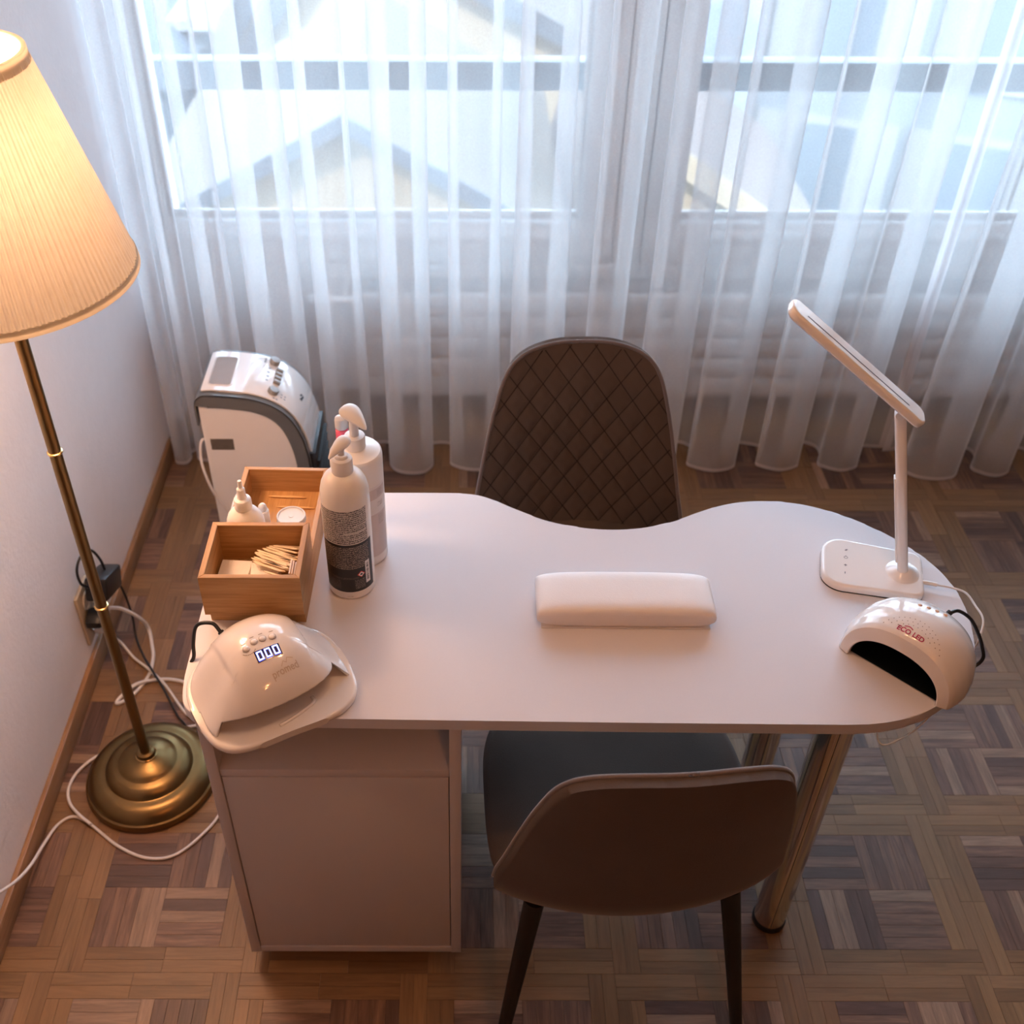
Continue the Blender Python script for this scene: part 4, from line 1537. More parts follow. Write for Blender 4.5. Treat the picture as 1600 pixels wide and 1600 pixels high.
for k, (a, b) in enumerate(STK + EXTRA):
    dx, dy = b[0] - a[0], b[1] - a[1]
    L = math.hypot(dx, dy)
    w_ = 0.0018
    th = 0.0015
    pts = [(0, 0.0), (0.005, -w_), (L - 0.004, -w_), (L, -w_ * 0.3), (L, w_ * 0.3), (L - 0.004, w_), (0.005, w_)]
    o = G().prism(pts, 0, th, 0.0003, 1).build('wooden_stick', M_STICK, None, 30)
    zz = 0.8428 + (0.0019 * (k % 3) if k < len(STK) else 0.0060 + 0.0003 * (k % 2))
    o.location = (0, 0, 0)
    me_ = o.data
    # mesh was re-centred: place by its own middle
    o.rotation_euler = (0, 0, math.atan2(dy, dx))
    o.location = ((a[0] + b[0]) / 2, (a[1] + b[1]) / 2, zz)
    tag(o, 'pale flat wooden stick in the fan of sticks in the small box', 'stick', 'wooden sticks in the small box')


def round_stick(a, b, z, label):
    dx, dy = b[0] - a[0], b[1] - a[1]
    L = math.hypot(dx, dy)
    g = G()
    g.lathe([(0.0004, -L / 2), (0.0021, -L / 2 + 0.012), (0.0023, 0), (0.0021, L / 2 - 0.012), (0.0004, L / 2)], 14, Matrix.Rotation(R(90), 4, 'Y'))
    o = g.build('cuticle_stick', M_ORANGEWOOD, None, 40)
    o.location = ((a[0] + b[0]) / 2, (a[1] + b[1]) / 2, z)
    o.rotation_euler = (0, 0, math.atan2(dy, dx))
    tag(o, label, 'stick', 'cuticle sticks in the tray')


TF = TZ + 0.0071
round_stick((-0.345, 1.474), (-0.277, 1.470), TF, 'pointed orange-wood stick in the tray, nearest the back wall')
round_stick((-0.328, 1.445), (-0.260, 1.441), TF, 'pointed orange-wood stick in the tray, behind the round jar')

# squeeze bottle with nozzle cap
sq = empty('squeeze_bottle', (-0.349, 1.312, TF), 0, 'white squeeze bottle with pointed nozzle cap in the tray', 'bottle')
G().lathe([(0, 0), (0.026, 0.0), (0.029, 0.003), (0.030, 0.010), (0.030, 0.080), (0.0292, 0.090), (0.0262, 0.099), (0.0205, 0.107), (0.015, 0.1115), (0.012, 0.113), (0.0, 0.113)], 48, Matrix.Diagonal((1.0, 0.82, 1, 1))).build('bottle_body', M_BOTTLEWHITE, sq, 50)
G().lathe([(0.0138, 0.1125), (0.0142, 0.114), (0.0138, 0.128), (0.0125, 0.1305), (0.0082, 0.1325), (0.0075, 0.134), (0.0071, 0.136), (0.0064, 0.150), (0.0048, 0.1515), (0.0034, 0.153), (0.0035, 0.164), (0.0028, 0.166), (0, 0.1662)], 36).build('nozzle_cap', M_WHITEPL, sq, 35)


def on_sq(a, z):
    return (0.0303 * sin(a), -0.0303 * 0.82 * cos(a), z)


gq = G()
for q, (w0, w1) in enumerate(((-0.30, -0.24), (-0.22, -0.18), (-0.16, -0.12), (-0.11, -0.04))):
    gq.add([on_sq(w0, 0.0795), on_sq(w1, 0.0795), on_sq(w1, 0.082), on_sq(w0, 0.082)], [(0, 1, 2, 3)])
for q in range(3):
    n = 14
    a0, a1, z_ = -0.55, 0.75 - 0.1 * q, 0.047 - q * 0.003
    for s in range(n):
        if (s * 7 + q) % 5 == 3:
            continue
        x0_, x1_ = a0 + (a1 - a0) * s / n, a0 + (a1 - a0) * (s + 0.8) / n
        gq.add([on_sq(x0_, z_), on_sq(x1_, z_), on_sq(x1_, z_ + 0.0011), on_sq(x0_, z_ + 0.0011)], [(0, 1, 2, 3)])
gq.build('label_print', M_GREYPL, sq, None)

# small white bottle
sb = empty('small_bottle', (-0.330, 1.357, TF), 0, 'small white bottle with domed cap between squeeze bottle and jar', 'bottle')
G().lathe([(0, 0), (0.0088, 0.0), (0.0096, 0.002), (0.0096, 0.067), (0.009, 0.0692), (0, 0.0695)], 32).build('bottle_body', M_WHITEPL, sb, 40)
G().lathe([(0.0072, 0.0697), (0.0072, 0.073), (0.0066, 0.078), (0.004, 0.0815), (0, 0.0825)], 28).build('cap', M_FROST, sb, 50)

# jar with frosted lid
jr = empty('jar', (-0.286, 1.362, TF), 0, 'round frosted plastic jar with clear lid in the tray', 'jar')
G().lathe([(0, 0), (0.0195, 0.0), (0.021, 0.002), (0.0215, 0.04), (0.021, 0.0445), (0, 0.0447)], 44).build('jar_body', M_FROST, jr, 40)
G().lathe([(0.0232, 0.0435), (0.0242, 0.0447), (0.0242, 0.0525), (0.0232, 0.054), (0.0215, 0.054), (0.0205, 0.0518), (0.004, 0.0515), (0.0035, 0.0522), (0, 0.0522)], 48).build('lid', M_FROST, jr, 35)


# ------------------------------------------------------------------ pump bottles
def arc_patch(name, parent, r, a0, a1, z0, z1, m, shape=None, n=24):
    """Label patch on a cylinder; angles measured from the camera side (-y), positive to the right."""
    g = G()
    uv = []
    vs = []
    for j in range(2):
        for i in range(n + 1):
            a = a0 + (a1 - a0) * i / n
            z = (z0, z1)[j]
            vs.append((r * sin(a), -r * cos(a), z))
            uv.append((i / n, j))
    g.add(vs, [(i, i + 1, n + 1 + i + 1, n + 1 + i) for i in range(n)])
    return g.build(name, m, parent, 180, uvs=uv)


def pump_head(g, L, w_, th, M):
    """Flattened teardrop nozzle: blunt thumb pad at one end, narrowing to the spout."""
    nu, nv = 20, 17

    def fn(i, j):
        t = j / (nv - 1)
        x = -L * 0.42 + L * t
        ww = w_ * (max(0, sin(pi * min(1, (t + 0.0) ** 0.62))) ** 0.55) * (1 - 0.45 * t)
        hh = th * (max(0, sin(pi * min(1, t ** 0.62))) ** 0.5) * (1 - 0.25 * t)
        a = 2 * pi * i / nu
        return (x, ww * cos(a), hh * sin(a) - 0.012 * t * t)
    g.grid(nu, nv, fn, closeu=True, M=M)


pb = empty('pump_bottle', (-0.180, 1.262, TZ), 0, 'front pump bottle, milky plastic with a black and white printed label', 'bottle', 'pump bottles on the desk')
G().lathe([(0, 0.0), (0.0335, 0.0), (0.0365, 0.003), (0.0372, 0.008), (0.0372, 0.190), (0.0365, 0.201), (0.034, 0.213), (0.0295, 0.2225), (0.0235, 0.229), (0.0175, 0.232), (0.0150, 0.233), (0.0, 0.233)], 64).build('bottle_body', M_BOTTLE, pb, 50)
G().lathe([(0.0160, 0.2325), (0.0163, 0.2335), (0.0160, 0.255), (0.0150, 0.257), (0.0105, 0.259), (0.0100, 0.262), (0.0085, 0.2635), (0, 0.2635)], 40).build('collar', M_WHITEPL, pb, 35)
gh = G()
gh.lathe([(0.0050, 0.262), (0.0050, 0.279)], 18)
pump_head(gh, 0.046, 0.0125, 0.0095, Matrix.Translation((-0.001, -0.002, 0.283)) @ Matrix.Rotation(R(-122), 4, 'Z') @ Matrix.Rotation(R(-4), 4, 'Y'))
gh.build('pump_head', M_WHITEPL, pb, 60)
RL = 0.0376
lab = arc_patch('label', pb, RL, -1.2, 1.02, 0.118, 0.183, print_mat('label_print_light', (0.62, 0.58, 0.545), (0.03, 0.027, 0.03), 17, 58, 0.53), n=40)
labd = arc_patch('black_label', pb, RL, -1.2, 1.22, 0.018, 0.117, M_BLACKLABEL, n=40)
labd['label'] = 'black lower label'
arc_patch('label_text', labd, RL + 0.0002, -1.1, 1.0, 0.066, 0.112, print_mat('label_print_dark', (0.015, 0.013, 0.016), (0.36, 0.30, 0.25), 12, 58, 0.5), n=32)
arc_patch('label_text', labd, RL + 0.0002, -1.05, 0.45, 0.045, 0.049, print_mat('label_print_dark2', (0.015, 0.013, 0.016), (0.22, 0.17, 0.14), 2, 110, 0.45), n=24)
arc_patch('label_text', labd, RL + 0.0002, -1.1, -0.35, 0.024, 0.043, print_mat('label_print_dark3', (0.015, 0.013, 0.016), (0.18, 0.14, 0.12), 7, 50, 0.42), n=16)
arc_patch('label_text', labd, RL + 0.0002, 0.25, 0.72, 0.023, 0.043, print_mat('label_print_dark4', (0.015, 0.013, 0.016), (0.5, 0.42, 0.36), 6, 34, 0.42), n=10)
arc_patch('barcode', labd, RL + 0.0003, 0.76, 1.0, 0.030, 0.076, M_WHITEINK, n=6)
gb = G()
rnd = random.Random(5)
zz = 0.036
while zz < 0.072:
    hgt = rnd.choice((0.0006, 0.0012, 0.0018))
    a0, a1 = 0.81, 0.93
    gb.add([((RL + 0.0005) * sin(a), -(RL + 0.0005) * cos(a), z) for a, z in ((a0, zz), (a1, zz), (a1, zz + hgt), (a0, zz + hgt))], [(0, 1, 2, 3)])
    zz += hgt + rnd.choice((0.0006, 0.001, 0.0016))
gb.build('barcode_bars', M_INK, labd, None)


def on_label(a, z, e=0.0004):
    return ((RL + e) * sin(a), -(RL + e) * cos(a), z)


def diamond(g, ca, cz, h, e):
    g.add([on_label(ca - h / RL, cz, e), on_label(ca, cz - h, e), on_label(ca + h / RL, cz, e), on_label(ca, cz + h, e)], [(0, 1, 2, 3)])


hz = G()
diamond(hz, 0.55, 0.0535, 0.0066, 0.0004)
hz = hz.build('hazard_diamond', M_RED, labd, None)
h2 = G()
diamond(h2, 0.55, 0.0535, 0.0050, 0.0006)
h2.build('hazard_field', M_WHITEINK, labd, None)
fl = G()
fl.add([on_label(0.55 + a / RL, 0.0535 + z, 0.0008) for a, z in ((-0.0018, -0.0018), (0.0016, -0.0018), (0.0022, 0.0002), (0.0012, 0.0026), (0.0006, 0.0010), (-0.0002, 0.0032), (-0.0016, 0.0012), (-0.0024, -0.0004))], [(0, 1, 2, 3, 4, 5, 6, 7)])
fl.build('flame_mark', M_INK, labd, None)
lt = G()
text_geo('N179E', 0.0034, lambda x, y: on_label(0.02 + x / RL, 0.0085 + y, 0.0002), lt)
lt.build('batch_code', M_GREYINK, pb, None)
lw = G()
for q in range(3):
    z_ = 0.126 + 0.013 * q
    a0 = (0.25, -0.05, 0.4)[q]
    arcn = 10
    for s in range(arcn):
        b0, b1 = a0 + (0.98 - a0) * s / arcn, a0 + (0.98 - a0) * (s + 1) / arcn
        lw.add([on_label(b0, z_, 0.0003), on_label(b1, z_, 0.0003), on_label(b1, z_ + 0.0018, 0.0003), on_label(b0, z_ + 0.0018, 0.0003)], [(0, 1, 2, 3)])
lw.build('label_gap', mat('label_blank', (0.66, 0.62, 0.58), 0.45), pb, None)

p2 = empty('pump_bottle', (-0.168, 1.338, TZ), 0, 'rear white pump bottle with raised rounded pump head', 'bottle', 'pump bottles on the desk')
G().lathe([(0, 0), (0.0375, 0.0), (0.0405, 0.003), (0.041, 0.008), (0.041, 0.206), (0.0402, 0.2115), (0.038, 0.2145), (0.0165, 0.2195), (0.0150, 0.2205), (0, 0.2205)], 64).build('bottle_body', M_BOTTLEWHITE, p2, 40)
G().lathe([(0.0155, 0.2205), (0.0165, 0.2215), (0.0165, 0.240), (0.0155, 0.2425), (0.0095, 0.2435), (0, 0.2435)], 40).build('collar', M_WHITEPL, p2, 35)
gh = G()
gh.lathe([(0.0072, 0.2435), (0.0072, 0.276)], 24)
pump_head(gh, 0.054, 0.0185, 0.0095, Matrix.Translation((0.001, -0.002, 0.283)) @ Matrix.Rotation(R(-48), 4, 'Z') @ Matrix.Rotation(R(2), 4, 'Y'))
gh.build('pump_head', M_WHITEPL, p2, 60)
arc_patch('label', p2, 0.0413, 0.2, 1.35, 0.02, 0.165, mat('pale_label', (0.80, 0.77, 0.77), 0.4), n=24)
arc_patch('label_band', p2, 0.0415, 0.2, 1.35, 0.140, 0.160, mat('pink_grey_label', (0.64, 0.57, 0.57), 0.4), n=24)
arc_patch('label_band', p2, 0.0415, 0.2, 1.35, 0.022, 0.110, mat('pink_grey_label', (0.64, 0.57, 0.57), 0.4), n=24)
arc_patch('label_text', p2, 0.0417, 0.86, 1.2, 0.085, 0.106, print_mat('label_print_pink', (0.64, 0.57, 0.57), (0.40, 0.35, 0.36), 7, 16, 0.5), n=8)
arc_patch('label_text', p2, 0.0417, 0.86, 1.15, 0.144, 0.157, print_mat('label_print_pink', (0.64, 0.57, 0.57), (0.40, 0.35, 0.36), 7, 16, 0.5), n=8)
arc_patch('label_text', p2, 0.0417, 0.86, 1.15, 0.122, 0.132, print_mat('label_print_pale', (0.80, 0.77, 0.77), (0.30, 0.26, 0.28), 3, 16, 0.45), n=8)

vi = empty('spray_vial', (-0.1985, 1.425, TZ), 0, 'slim clear vial with pink content behind the pump bottles', 'bottle')
G().lathe([(0, 0), (0.0095, 0), (0.0105, 0.002), (0.0105, 0.192), (0.008, 0.194), (0, 0.194)], 28).build('vial_body', M_PINK, vi, 40)
G().lathe([(0.0100, 0.1945), (0.0108, 0.1955), (0.0108, 0.209), (0.0098, 0.2135), (0.006, 0.2155), (0, 0.216)], 28).build('clear_cap', M_FROST, vi, 40)

# ------------------------------------------------------------------ arm rest
ar = empty('arm_rest', (0.2515, 1.209, TZ), R(-0.4), 'white padded arm rest cushion in the middle of the desk', 'cushion')


def sgnpow(v, p):
    return math.copysign(abs(v) ** p, v)


g = G()
NU, NV = 64, 33
HX, HY, HZ = 0.139, 0.047, 0.0195


def cush(i, j):
    # end to end along x, rounded-rectangle section
    t = -1 + 2 * j / (NV - 1)
    te = math.copysign(1 - (1 - abs(t)) ** 1.8, t)
    k = (1 - abs(te) ** 7) ** (1 / 3.2) if abs(te) < 1 else 0.0
    a = 2 * pi * i / NU
    y = HY * sgnpow(cos(a), 0.42)
    z = HZ * sgnpow(sin(a), 0.50)
    ky = 0.84 + 0.16 * k if k > 0 else 0.0
    kz = k
    return (HX * te, y * ky * (1 if k > 0 else 0), HZ + z * (0.0 if k == 0 else kz) + (0.004 * (1 - (te * 0.9) ** 2) if z > 0 else 0))


g.grid(NU, NV, cush, closeu=True)
g.build('cushion_body', M_CUSHION, ar, 180)
G().box((0, 0.0, 0.0015), (0.262, 0.090, 0.003), 0.001).build('base_board', M_WHITEPL, ar, 40)


# ------------------------------------------------------------------ left nail lamp
nl = empty('nail_lamp', (-0.293, 1.062, TZ), R(30), 'white dome nail lamp with a lit 000 display on the front left desk corner', 'nail lamp', 'nail lamps')
NA_, NB_F, NB_B, NYC, NH = 0.113, 0.094, 0.098, -0.018, 0.098


def nl_rad(th):
    c, s = abs(cos(th)), abs(sin(th))
    b = NB_F if sin(th) < 0 else NB_B
    e = 3.6 if sin(th) < 0 else 2.5
    return 1.0 / ((c / NA_) ** e + (s / b) ** e) ** (1 / e)


def nl_h(x, y):
    """Height of the dome at local x, y."""
    yy = y - NYC
    th = math.atan2(yy, x)
    rho = math.hypot(x, yy) / nl_rad(th)
    if rho >= 1:
        return 0.0
    side_ = (abs(x) / NA_) ** 2 / max(1e-6, (abs(x) / NA_) ** 2 + (abs(yy) / (NB_F if yy < 0 else NB_B)) ** 2)
    flare = 0.72 * side_
    h = NH * ((1 - flare) * (1 - rho ** 2.3) ** (1 / 1.9) + flare * (0.5 + 0.5 * cos(pi * rho ** 1.55)))
    # raised centre panel with crisp flanks towards the back
    ed = 0.060 - 0.10 * max(0.0, -0.03 - y)
    s = max(0.0, min(1.0, (ed - abs(x)) / 0.004))
    s = s * s * (3 - 2 * s)
    fy = max(0.0, min(1.0, (y + 0.075) / 0.05))
    return h + 0.0048 * s * fy * (1 - rho ** 6)


def nl_lip(x):
    q = max(0.0, 1 - (abs(x - 0.002) / 0.104) ** 5)
    return 0.010 + (0.037 + 0.05 * x) * q ** 0.6


NT, NR = 256, 64
vs, fs = [(0, NYC, nl_h(0, NYC) + 0.004)], []
for j in range(1, NR + 1):
    for i in range(NT):
        th = 2 * pi * i / NT
        rad_ = nl_rad(th)
        rend = 1.0
        if sin(th) < -0.05:
            for s in range(200):
                rr_ = 1 - s * 0.004
                x_, y_ = rr_ * rad_ * cos(th), NYC + rr_ * rad_ * sin(th)
                if nl_h(x_, y_) >= nl_lip(x_):
                    rend = rr_
                    break
        r_ = rend * (j / NR) ** 0.8
        x_, y_ = r_ * rad_ * cos(th), NYC + r_ * rad_ * sin(th)
        vs.append((x_, y_, 0.004 + nl_h(x_, y_)))
for i in range(NT):
    k = (i + 1) % NT
    fs.append((0, 1 + i, 1 + k))
    for j in range(NR - 1):
        fs.append((1 + j * NT + i, 1 + (j + 1) * NT + i, 1 + (j + 1) * NT + k, 1 + j * NT + k))
sh = G().add(vs, fs).build('shell', M_WHITEGLOSS, nl, 60)
md = sh.modifiers.new('thick', 'SOLIDIFY')
md.thickness = 0.0035
md.offset = -1
# base plate with a wavy front edge
bo = []
for i in range(120):
    th = 2 * pi * i / 120
    rad_ = nl_rad(th) * 1.035
    x_, y_ = rad_ * cos(th), NYC + rad_ * sin(th)
    if y_ < -0.05:
        y_ = -0.05 + (y_ + 0.05) * (1.12 - 0.05 * cos(x_ / 0.114 * pi + 0.6))
    bo.append((x_, y_))
G().prism(bo, 0.0005, 0.0125, 0.0045, 3).build('base_plate', M_WHITEGLOSS, nl, 40)
G().tube([(-0.018, -0.104, 0.0130), (0.012, -0.098, 0.0130), (0.040, -0.088, 0.0130), (0.042, -0.078, 0.0130)], 0.0028, 8).build('finger_guide', M_WHITEGLOSS, nl, 180)


def nl_pt(x, y, e=0.0006):
    return (x, y, 0.004 + nl_h(x, y) + e)


def nl_quad(g, cx, cy, w_, h_, rot=0.0, e=0.0006, nx=4, ny=2):
    c, s = cos(rot), sin(rot)
    b = []
    for j in range(ny + 1):
        for i in range(nx + 1):
            u, v = (i / nx - 0.5) * w_, (j / ny - 0.5) * h_
            b.append(nl_pt(cx + u * c - v * s, cy + u * s + v * c, e))
    g.add(b, [(j * (nx + 1) + i, j * (nx + 1) + i + 1, (j + 1) * (nx + 1) + i + 1, (j + 1) * (nx + 1) + i) for j in range(ny) for i in range(nx)])


DC = (-0.002, -0.0475)
DROT = R(-1)
gd = G()
nl_quad(gd, DC[0], DC[1], 0.0365, 0.0165, DROT, 0.0006, 6, 3)
disp = gd.build('display', M_LCD, nl, 180)
for d in range(3):
    cx_ = DC[0] + (d - 1) * 0.0118
    gg, gg2, gm = G(), G(), G()
    for ux, uy, ww, hh in ((0, 0.0054, 0.0078, 0.0017), (0, -0.0054, 0.0078, 0.0017), (-0.0033, 0, 0.0017, 0.0110), (0.0033, 0, 0.0017, 0.0110)):
        nl_quad(gg, cx_ + ux, DC[1] + uy, ww, hh, 0, 0.0014, 1, 1)
    nl_quad(gg2, cx_, DC[1], 0.0092, 0.0142, 0, 0.0009, 2, 2)
    nl_quad(gm, cx_, DC[1], 0.0034, 0.0080, 0, 0.0012, 1, 1)
    dg_ = gg.build('digit', M_DIGIT, disp, None)
    gg2.build('digit_glow', M_BLUEGLOW, disp, None)
    gm.build('digit_core', M_LCD, disp, None)
for d, (bx, by) in enumerate(((-0.0265, -0.0285), (-0.0130, -0.0235), (-0.0005, -0.0238), (0.0130, -0.0262))):
    p_ = nl_pt(bx, by, 0)
    G().lathe([(0.0048, -0.001), (0.0048, 0.0012), (0.0040, 0.0022), (0.0020, 0.0028), (0, 0.0029)], 22, Matrix.Translation(p_)).build('button', M_WHITEGLOSS, nl, 50)
    G().lathe([(0.0049, -0.001), (0.0049, 0.0007), (0.0056, 0.0007), (0.0056, -0.001)], 22, Matrix.Translation(p_), cap=False).build('button_ring', M_GREYINK, nl, 50)
gp = G()
for bx, by in ((-0.0275, -0.0190), (-0.0130, -0.0142), (0.0, -0.0142), (0.0150, -0.0165)):
    nl_quad(gp, bx, by, 0.006, 0.0011, 0, 0.0005, 3, 1)
for k in range(9):
    a = R(-150 + 14 * k)
    nl_quad(gp, -0.0245 + 0.0105 * cos(a), -0.0300 + 0.0095 * sin(a), 0.0018, 0.0010, a + pi / 2, 0.0005, 1, 1)
gp.build('button_print', mat('brown_print', (0.22, 0.16, 0.13), 0.5), nl, None)
gt = G()
TC, TR_ = (0.011, -0.0735), R(6)
text_geo('promed', 0.0125, lambda x, y: nl_pt(TC[0] + x * cos(TR_) - y * sin(TR_), TC[1] + x * sin(TR_) + y * cos(TR_), 0.0006), gt, bold=0.00012)
for (x0_, y0_, x1_, y1_) in ((-0.003, 0.0045, 0.002, 0.0095), (0.002, 0.0095, 0.0055, 0.0065), (0.0055, 0.0065, 0.009, 0.0115), (0.009, 0.0115, 0.0165, 0.0085)):
    cxm, cym = (x0_ + x1_) / 2, (y0_ + y1_) / 2
    ln = math.hypot(x1_ - x0_, y1_ - y0_)
    an = math.atan2(y1_ - y0_, x1_ - x0_)
    nl_quad(gt, TC[0] + cxm * cos(TR_) - cym * sin(TR_), TC[1] + cxm * sin(TR_) + cym * cos(TR_), ln + 0.0006, 0.0008, an + TR_, 0.0006, 3, 1)
gt.build('logo', mat('pale_logo', (0.60, 0.50, 0.43), 0.35), nl, None)
G().tube([(-0.030, 0.066, 0.040), (-0.034, 0.078, 0.045)], 0.0048, 12, spline=False).build('cable_plug', M_BLACKPL, nl, 40)
cb = G().tube([(-0.034, 0.078, 0.045), (-0.040, 0.096, 0.050), (-0.060, 0.108, 0.045), (-0.072, 0.100, 0.022), (-0.078, 0.088, 0.006), (-0.085, 0.086, -0.004), (-0.084, 0.090, -0.020), (-0.068, 0.100, -0.029), (-0.03, 0.11, -0.032)], 0.0030, 8).build('cable', M_BLACKPL, nl, 180)

# ------------------------------------------------------------------ right nail lamp
el = empty('nail_lamp', (0.633, 1.066, TZ), R(-45), 'white helmet nail lamp with dark opening and vent dots on the right desk end', 'nail lamp', 'nail lamps')
ESEC = [(0.0, 0.0855, 0.081), (0.004, 0.0885, 0.0855), (0.017, 0.0915, 0.0905), (0.020, 0.0925, 0.0915), (0.040, 0.0945, 0.0945), (0.062, 0.0925, 0.0935), (0.082, 0.0865, 0.0875), (0.100, 0.076, 0.0765), (0.115, 0.061, 0.061), (0.126, 0.041, 0.041), (0.132, 0.018, 0.018), (0.1335, 0.002, 0.002)]


def e_interp(y):
    for a, b in zip(ESEC, ESEC[1:]):
        if a[0] <= y <= b[0]:
            u = (y - a[0]) / (b[0] - a[0])
            return a[1] + (b[1] - a[1]) * u, a[2] + (b[2] - a[2]) * u
    return ESEC[-1][1], ESEC[-1][2]


EEX = 2 / 2.25


def e_pt(a, y, e=0.0):
    w_, h_ = e_interp(y)
    return ((w_ + e) * sgnpow(cos(a), EEX), y, 0.001 + (h_ + e) * abs(sin(a)) ** EEX)


def e_top(x, y, e=0.0005):
    """Point on the shell above local (x, y)."""
    w_, h_ = e_interp(max(0.0, y))
    q = min(0.999, abs(x) / w_)
    a = math.acos(q ** (1 / EEX))
    return (x, y, 0.001 + h_ * abs(sin(a)) ** EEX + e)


NA2 = 72
ys = []
for a, b in zip(ESEC, ESEC[1:]):
    n = 3 if b[0] - a[0] > 0.01 else 1
    ys += [a[0] + (b[0] - a[0]) * k / n for k in range(n)]
ys.append(ESEC[-1][0])
g = G()
g.grid(NA2 + 1, len(ys), lambda i, j: e_pt(pi * i / NA2, ys[j]))
g.build('shell', M_WHITEGLOSS, el, 50)
# front band: annulus between outer arch and mouth, leaning inward
IW, IH = 0.0700, 0.0575
g = G()
rows_ = [lambda a: e_pt(a, 0.0), lambda a: ((IW + 0.002) * sgnpow(cos(a), EEX), -0.004, 0.001 + (IH + 0.002) * abs(sin(a)) ** EEX), lambda a: (IW * sgnpow(cos(a), EEX), -0.003, 0.001 + IH * abs(sin(a)) ** EEX),
         lambda a: (IW * sgnpow(cos(a), EEX), 0.006, 0.001 + IH * abs(sin(a)) ** EEX)]
g.grid(NA2 + 1, 4, lambda i, j: rows_[j](pi * i / NA2))
g.build('front_band', M_WHITEGLOSS, el, 30)
g = G()


def e_in(i, j):
    a = pi * i / NA2
    y = 0.005 + 0.105 * j / 10
    k = (1 - (j / 10.0) ** 3 * 0.55)
    return ((IW + 0.0005) * k * sgnpow(cos(a), EEX), y, 0.002 + (IH + 0.0005) * k * abs(sin(a)) ** EEX)


g.grid(NA2 + 1, 11, e_in)
n0 = len(g.v)
back_ring = [g.v[10 * (NA2 + 1) + i] for i in range(NA2 + 1)]
g.f.append(tuple(10 * (NA2 + 1) + i for i in range(NA2 + 1)))
fl0 = [e_in(0, j) for j in range(11)]
fl1 = [e_in(NA2, j) for j in range(11)]
b_ = len(g.v)
g.v += [(p[0], p[1], 0.002) for p in fl0] + [(p[0], p[1], 0.002) for p in fl1]
g.f += [(b_ + j, b_ + j + 1, b_ + 11 + j + 1, b_ + 11 + j) for j in range(10)]
g.build('inner_cavity', M_DARKIN, el, 50)
gd = G()
for (rad0, yc, cnt, span_) in ((0.047, -0.020, 16, 62), (0.041, -0.020, 12, 52), (0.035, -0.020, 9, 42)):
    for k in range(cnt):
        a = R(90 - span_ + 2 * span_ * k / (cnt - 1))
        x_, y_ = 0.004 + rad0 * 1.05 * cos(a), yc + rad0 * 1.05 * sin(a) + 0.006
        if y_ < 0.005:
            continue
        ring = [e_top(x_ + 0.0007 * cos(b * pi / 4), y_ + 0.0007 * sin(b * pi / 4)) for b in range(8)]
        gd.add(ring, [tuple(range(8))])
gd.build('vent_dots', mat('vent_brown', (0.16, 0.10, 0.09), 0.6), el, None)
for k in range(4):
    a = (-0.0165 + 0.0115 * k, 0.0700 + 0.004 * k)
    p_ = e_top(a[0], a[1], 0)
    G().lathe([(0.0032, -0.002), (0.0032, 0.0008), (0.0022, 0.0018), (0, 0.0020)], 18, Matrix.Translation(p_) @ Matrix.Rotation(R(-28), 4, 'X')).build('button', mat('button_peach', (0.80, 0.58, 0.46), 0.3), el, 50)
gt = G()
text_geo('ECO', 0.0100, lambda x, y: e_top(-0.0095 + x, 0.0095 + y, 0.0006), gt, bold=0.0003)
text_geo('LED', 0.0100, lambda x, y: e_top(0.0125 + x, 0.0098 + y, 0.0006), gt, bold=0.0003)
for k in range(8):
    x0_, x1_ = -0.012 + 0.0016 * k, -0.012 + 0.0016 * (k + 1)
    f_ = lambda x: 0.0145 + 0.0022 * sin((x + 0.012) / 0.0128 * pi)
    gt.add([e_top(x0_, f_(x0_), 0.0006), e_top(x1_, f_(x1_), 0.0006), e_top(x1_, f_(x1_) + 0.0016, 0.0006), e_top(x0_, f_(x0_) + 0.0016, 0.0006)], [(0, 1, 2, 3)])
gt.build('logo', M_MAGENTA, el, None)
G().tube([(0.010, 0.122, 0.050), (0.012, 0.131, 0.054)], 0.0045, 12, spline=False).build('cable_plug', M_BLACKPL, el, 40)
G().tube([(0.012, 0.129, 0.053), (0.020, 0.142, 0.054), (0.038, 0.152, 0.042), (0.056, 0.153, 0.022), (0.068, 0.152, 0.004), (0.076, 0.150, -0.014), (0.070, 0.138, -0.028), (0.05, 0.12, -0.032)], 0.0028, 8).build('cable', M_BLACKPL, el, 180)

# clear cable loop below the rim
o = G().tube([(0.597, 0.993, 0.725), (0.599, 0.982, 0.712), (0.607, 0.976, 0.708), (0.630, 0.985, 0.708), (0.655, 0.998, 0.712), (0.680, 1.015, 0.722), (0.690, 1.026, 0.7275)], 0.0012, 8).build('cable_loop', mat('clear_cord', (0.90, 0.88, 0.86), 0.15, trans=0.3), None, 180)
tag(o, 'thin translucent cable loop hanging under the right front desk rim', 'cord')

# ------------------------------------------------------------------ desk lamp
DLA = math.atan2(-0.25, 0.97)
dl = empty('desk_lamp', (0.667, 1.293, TZ), DLA, 'white folding desk lamp with a flat head on the right desk end', 'desk lamp')
bo = []
for cxx, cyy, a0, r_ in ((0.062, 0.036, 0, 0.018), (-0.046, 0.025, 90, 0.034), (-0.046, -0.025, 180, 0.034), (0.062, -0.036, 270, 0.018)):
    for k in range(9):
        a = R(a0 + 90 * k / 8)
        bo.append((cxx + r_ * cos(a), cyy + r_ * sin(a)))
G().prism(bo, 0.0025, 0.0145, 0.0055, 4, edges='top').build('base', M_WHITEGLOSS, dl, 60)
G().prism([(x * 1.0, y * 1.0) for x, y in bo], 0.0, 0.0024).build('base_pad', M_BLACKPL, dl, 40)
g = G()


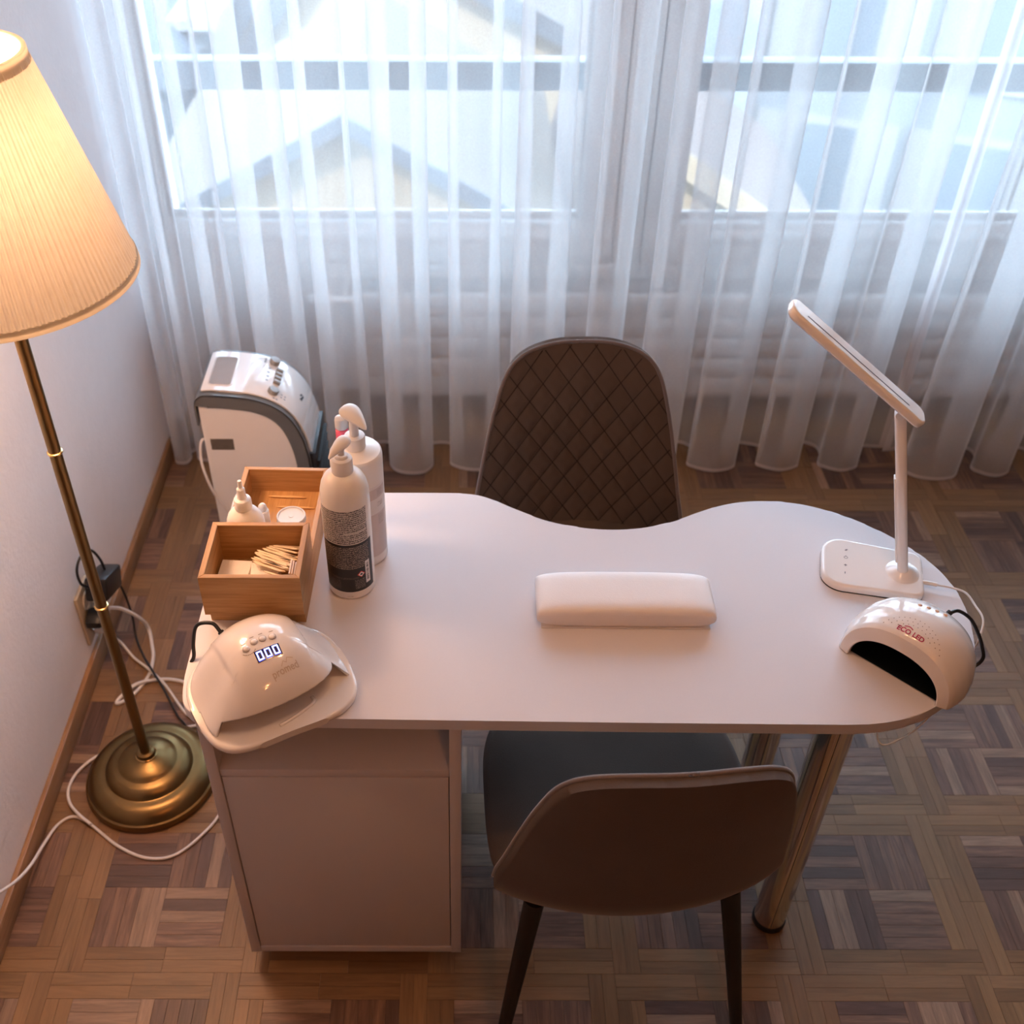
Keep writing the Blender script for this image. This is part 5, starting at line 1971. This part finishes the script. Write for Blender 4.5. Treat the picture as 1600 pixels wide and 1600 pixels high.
def mound(i, j):
    a = 2 * pi * i / 40
    t = j / 10
    r_ = 1 - t
    h_ = 0.0135 + 0.014 * (0.5 - 0.5 * cos(pi * t))
    return (0.047 + 0.032 * r_ * cos(a), -0.002 + 0.034 * r_ * sin(a), h_)


g.grid(40, 11, mound, closeu=True)
g.build('pivot_mound', M_WHITEGLOSS, dl, 180)
A0 = Vector((0.045, -0.004, 0.022))
A1 = Vector((-0.032, -0.004, 0.315))
dirv = (A1 - A0).normalized()
xa = Vector((0, 1, 0))
ya = dirv.cross(xa).normalized()
Mf = Matrix((xa, ya, dirv)).transposed().to_4x4()
Mf.translation = A0
La = (A1 - A0).length
G().prism(rrect(0.021, 0.0165, 0.006), 0.0, La, 0.001, M=Mf).build('arm', M_WHITEGLOSS, dl, 40)
G().prism(rrect(0.013, 0.004, 0.0015), 0.02, La * 0.62, 0.0005, M=Mf @ Matrix.Translation((0, 0.0085, 0))).build('arm_channel', M_WHITEPL, dl, 40)
G().lathe([(0, -0.0125), (0.0072, -0.0125), (0.0078, -0.011), (0.0078, 0.011), (0.0072, 0.0125), (0, 0.0125)], 24, Matrix.Translation(A1 + dirv * 0.003) @ Matrix.Rotation(R(90), 4, 'X')).build('hinge', M_WHITEPL, dl, 40)
# head: flat bar seen almost edge on
H0 = Vector((-0.004, -0.003, 0.310))
H1 = Vector((-0.2125, -0.003, 0.462))
hd_ = (H1 - H0).normalized()
side = Vector((0, 1, 0))
up = hd_.cross(side)
if up.z < 0:
    up = -up
Mh = Matrix((hd_, side, up)).transposed().to_4x4()
Mh.translation = (H0 + H1) / 2
Lh = (H1 - H0).length
g = G()
g.prism(rrect(Lh + 0.012, 0.044, 0.015, 7), -0.0075, 0.0065, 0.0045, 4, M=Mh)
hd_o = g.build('lamp_head', M_WHITEGLOSS, dl, 60)
G().prism(rrect(Lh * 0.80, 0.0022, 0.0010, 3), 0.0060, 0.0068, M=Mh @ Matrix.Translation((0.004, -0.005, 0))).build('slot', M_INK, hd_o, 40)
G().prism(rrect(Lh * 0.86, 0.030, 0.008, 5), -0.0082, -0.0074, M=Mh).build('diffuser', M_FROST, hd_o, 40)
gi = G()
zt_ = 0.0147
for k, yy in enumerate((0.030, 0.011, -0.008, -0.027)):
    cx_ = -0.041 - 0.0008 * k
    if k == 0:
        for q in range(3):
            gi.box((cx_ + 0.001 * (q - 1), yy + 0.0012 * (q - 1), zt_), (0.0032, 0.0007, 0.0003))
    elif k == 1:
        n = 18
        vs = [((cx_ + r_ * cos(2 * pi * q / n)), yy + r_ * sin(2 * pi * q / n), zt_) for r_ in (0.0032, 0.0024) for q in range(n)]
        gi.add(vs, [(q, (q + 1) % n, n + (q + 1) % n, n + q) for q in range(n)])
        gi.box((cx_, yy + 0.003, zt_ + 0.0001), (0.0008, 0.003, 0.0003))
    elif k == 2:
        gi.box((cx_, yy, zt_), (0.0048, 0.0010, 0.0003)).box((cx_, yy, zt_), (0.0010, 0.0048, 0.0003))
    else:
        gi.box((cx_, yy, zt_), (0.0012, 0.0048, 0.0003))
gi.build('touch_symbols', mat('symbol_grey', (0.12, 0.12, 0.16), 0.5), dl, None)
G().tube([(0.071, -0.012, 0.009), (0.084, -0.014, 0.011), (0.100, -0.015, 0.011)], 0.0034, 10, spline=False).build('cable_plug', M_WHITEPL, dl, 40)
G().tube([(0.100, -0.015, 0.011), (0.125, -0.014, 0.009), (0.145, -0.020, 0.008), (0.157, -0.045, 0.007), (0.166, -0.072, 0.006), (0.162, -0.100, -0.005), (0.152, -0.118, -0.022), (0.13, -0.12, -0.030), (0.10, -0.115, -0.032)], 0.0017, 8).build('cable', M_WHITECORD, dl, 180)

bpy.context.view_layer.update()
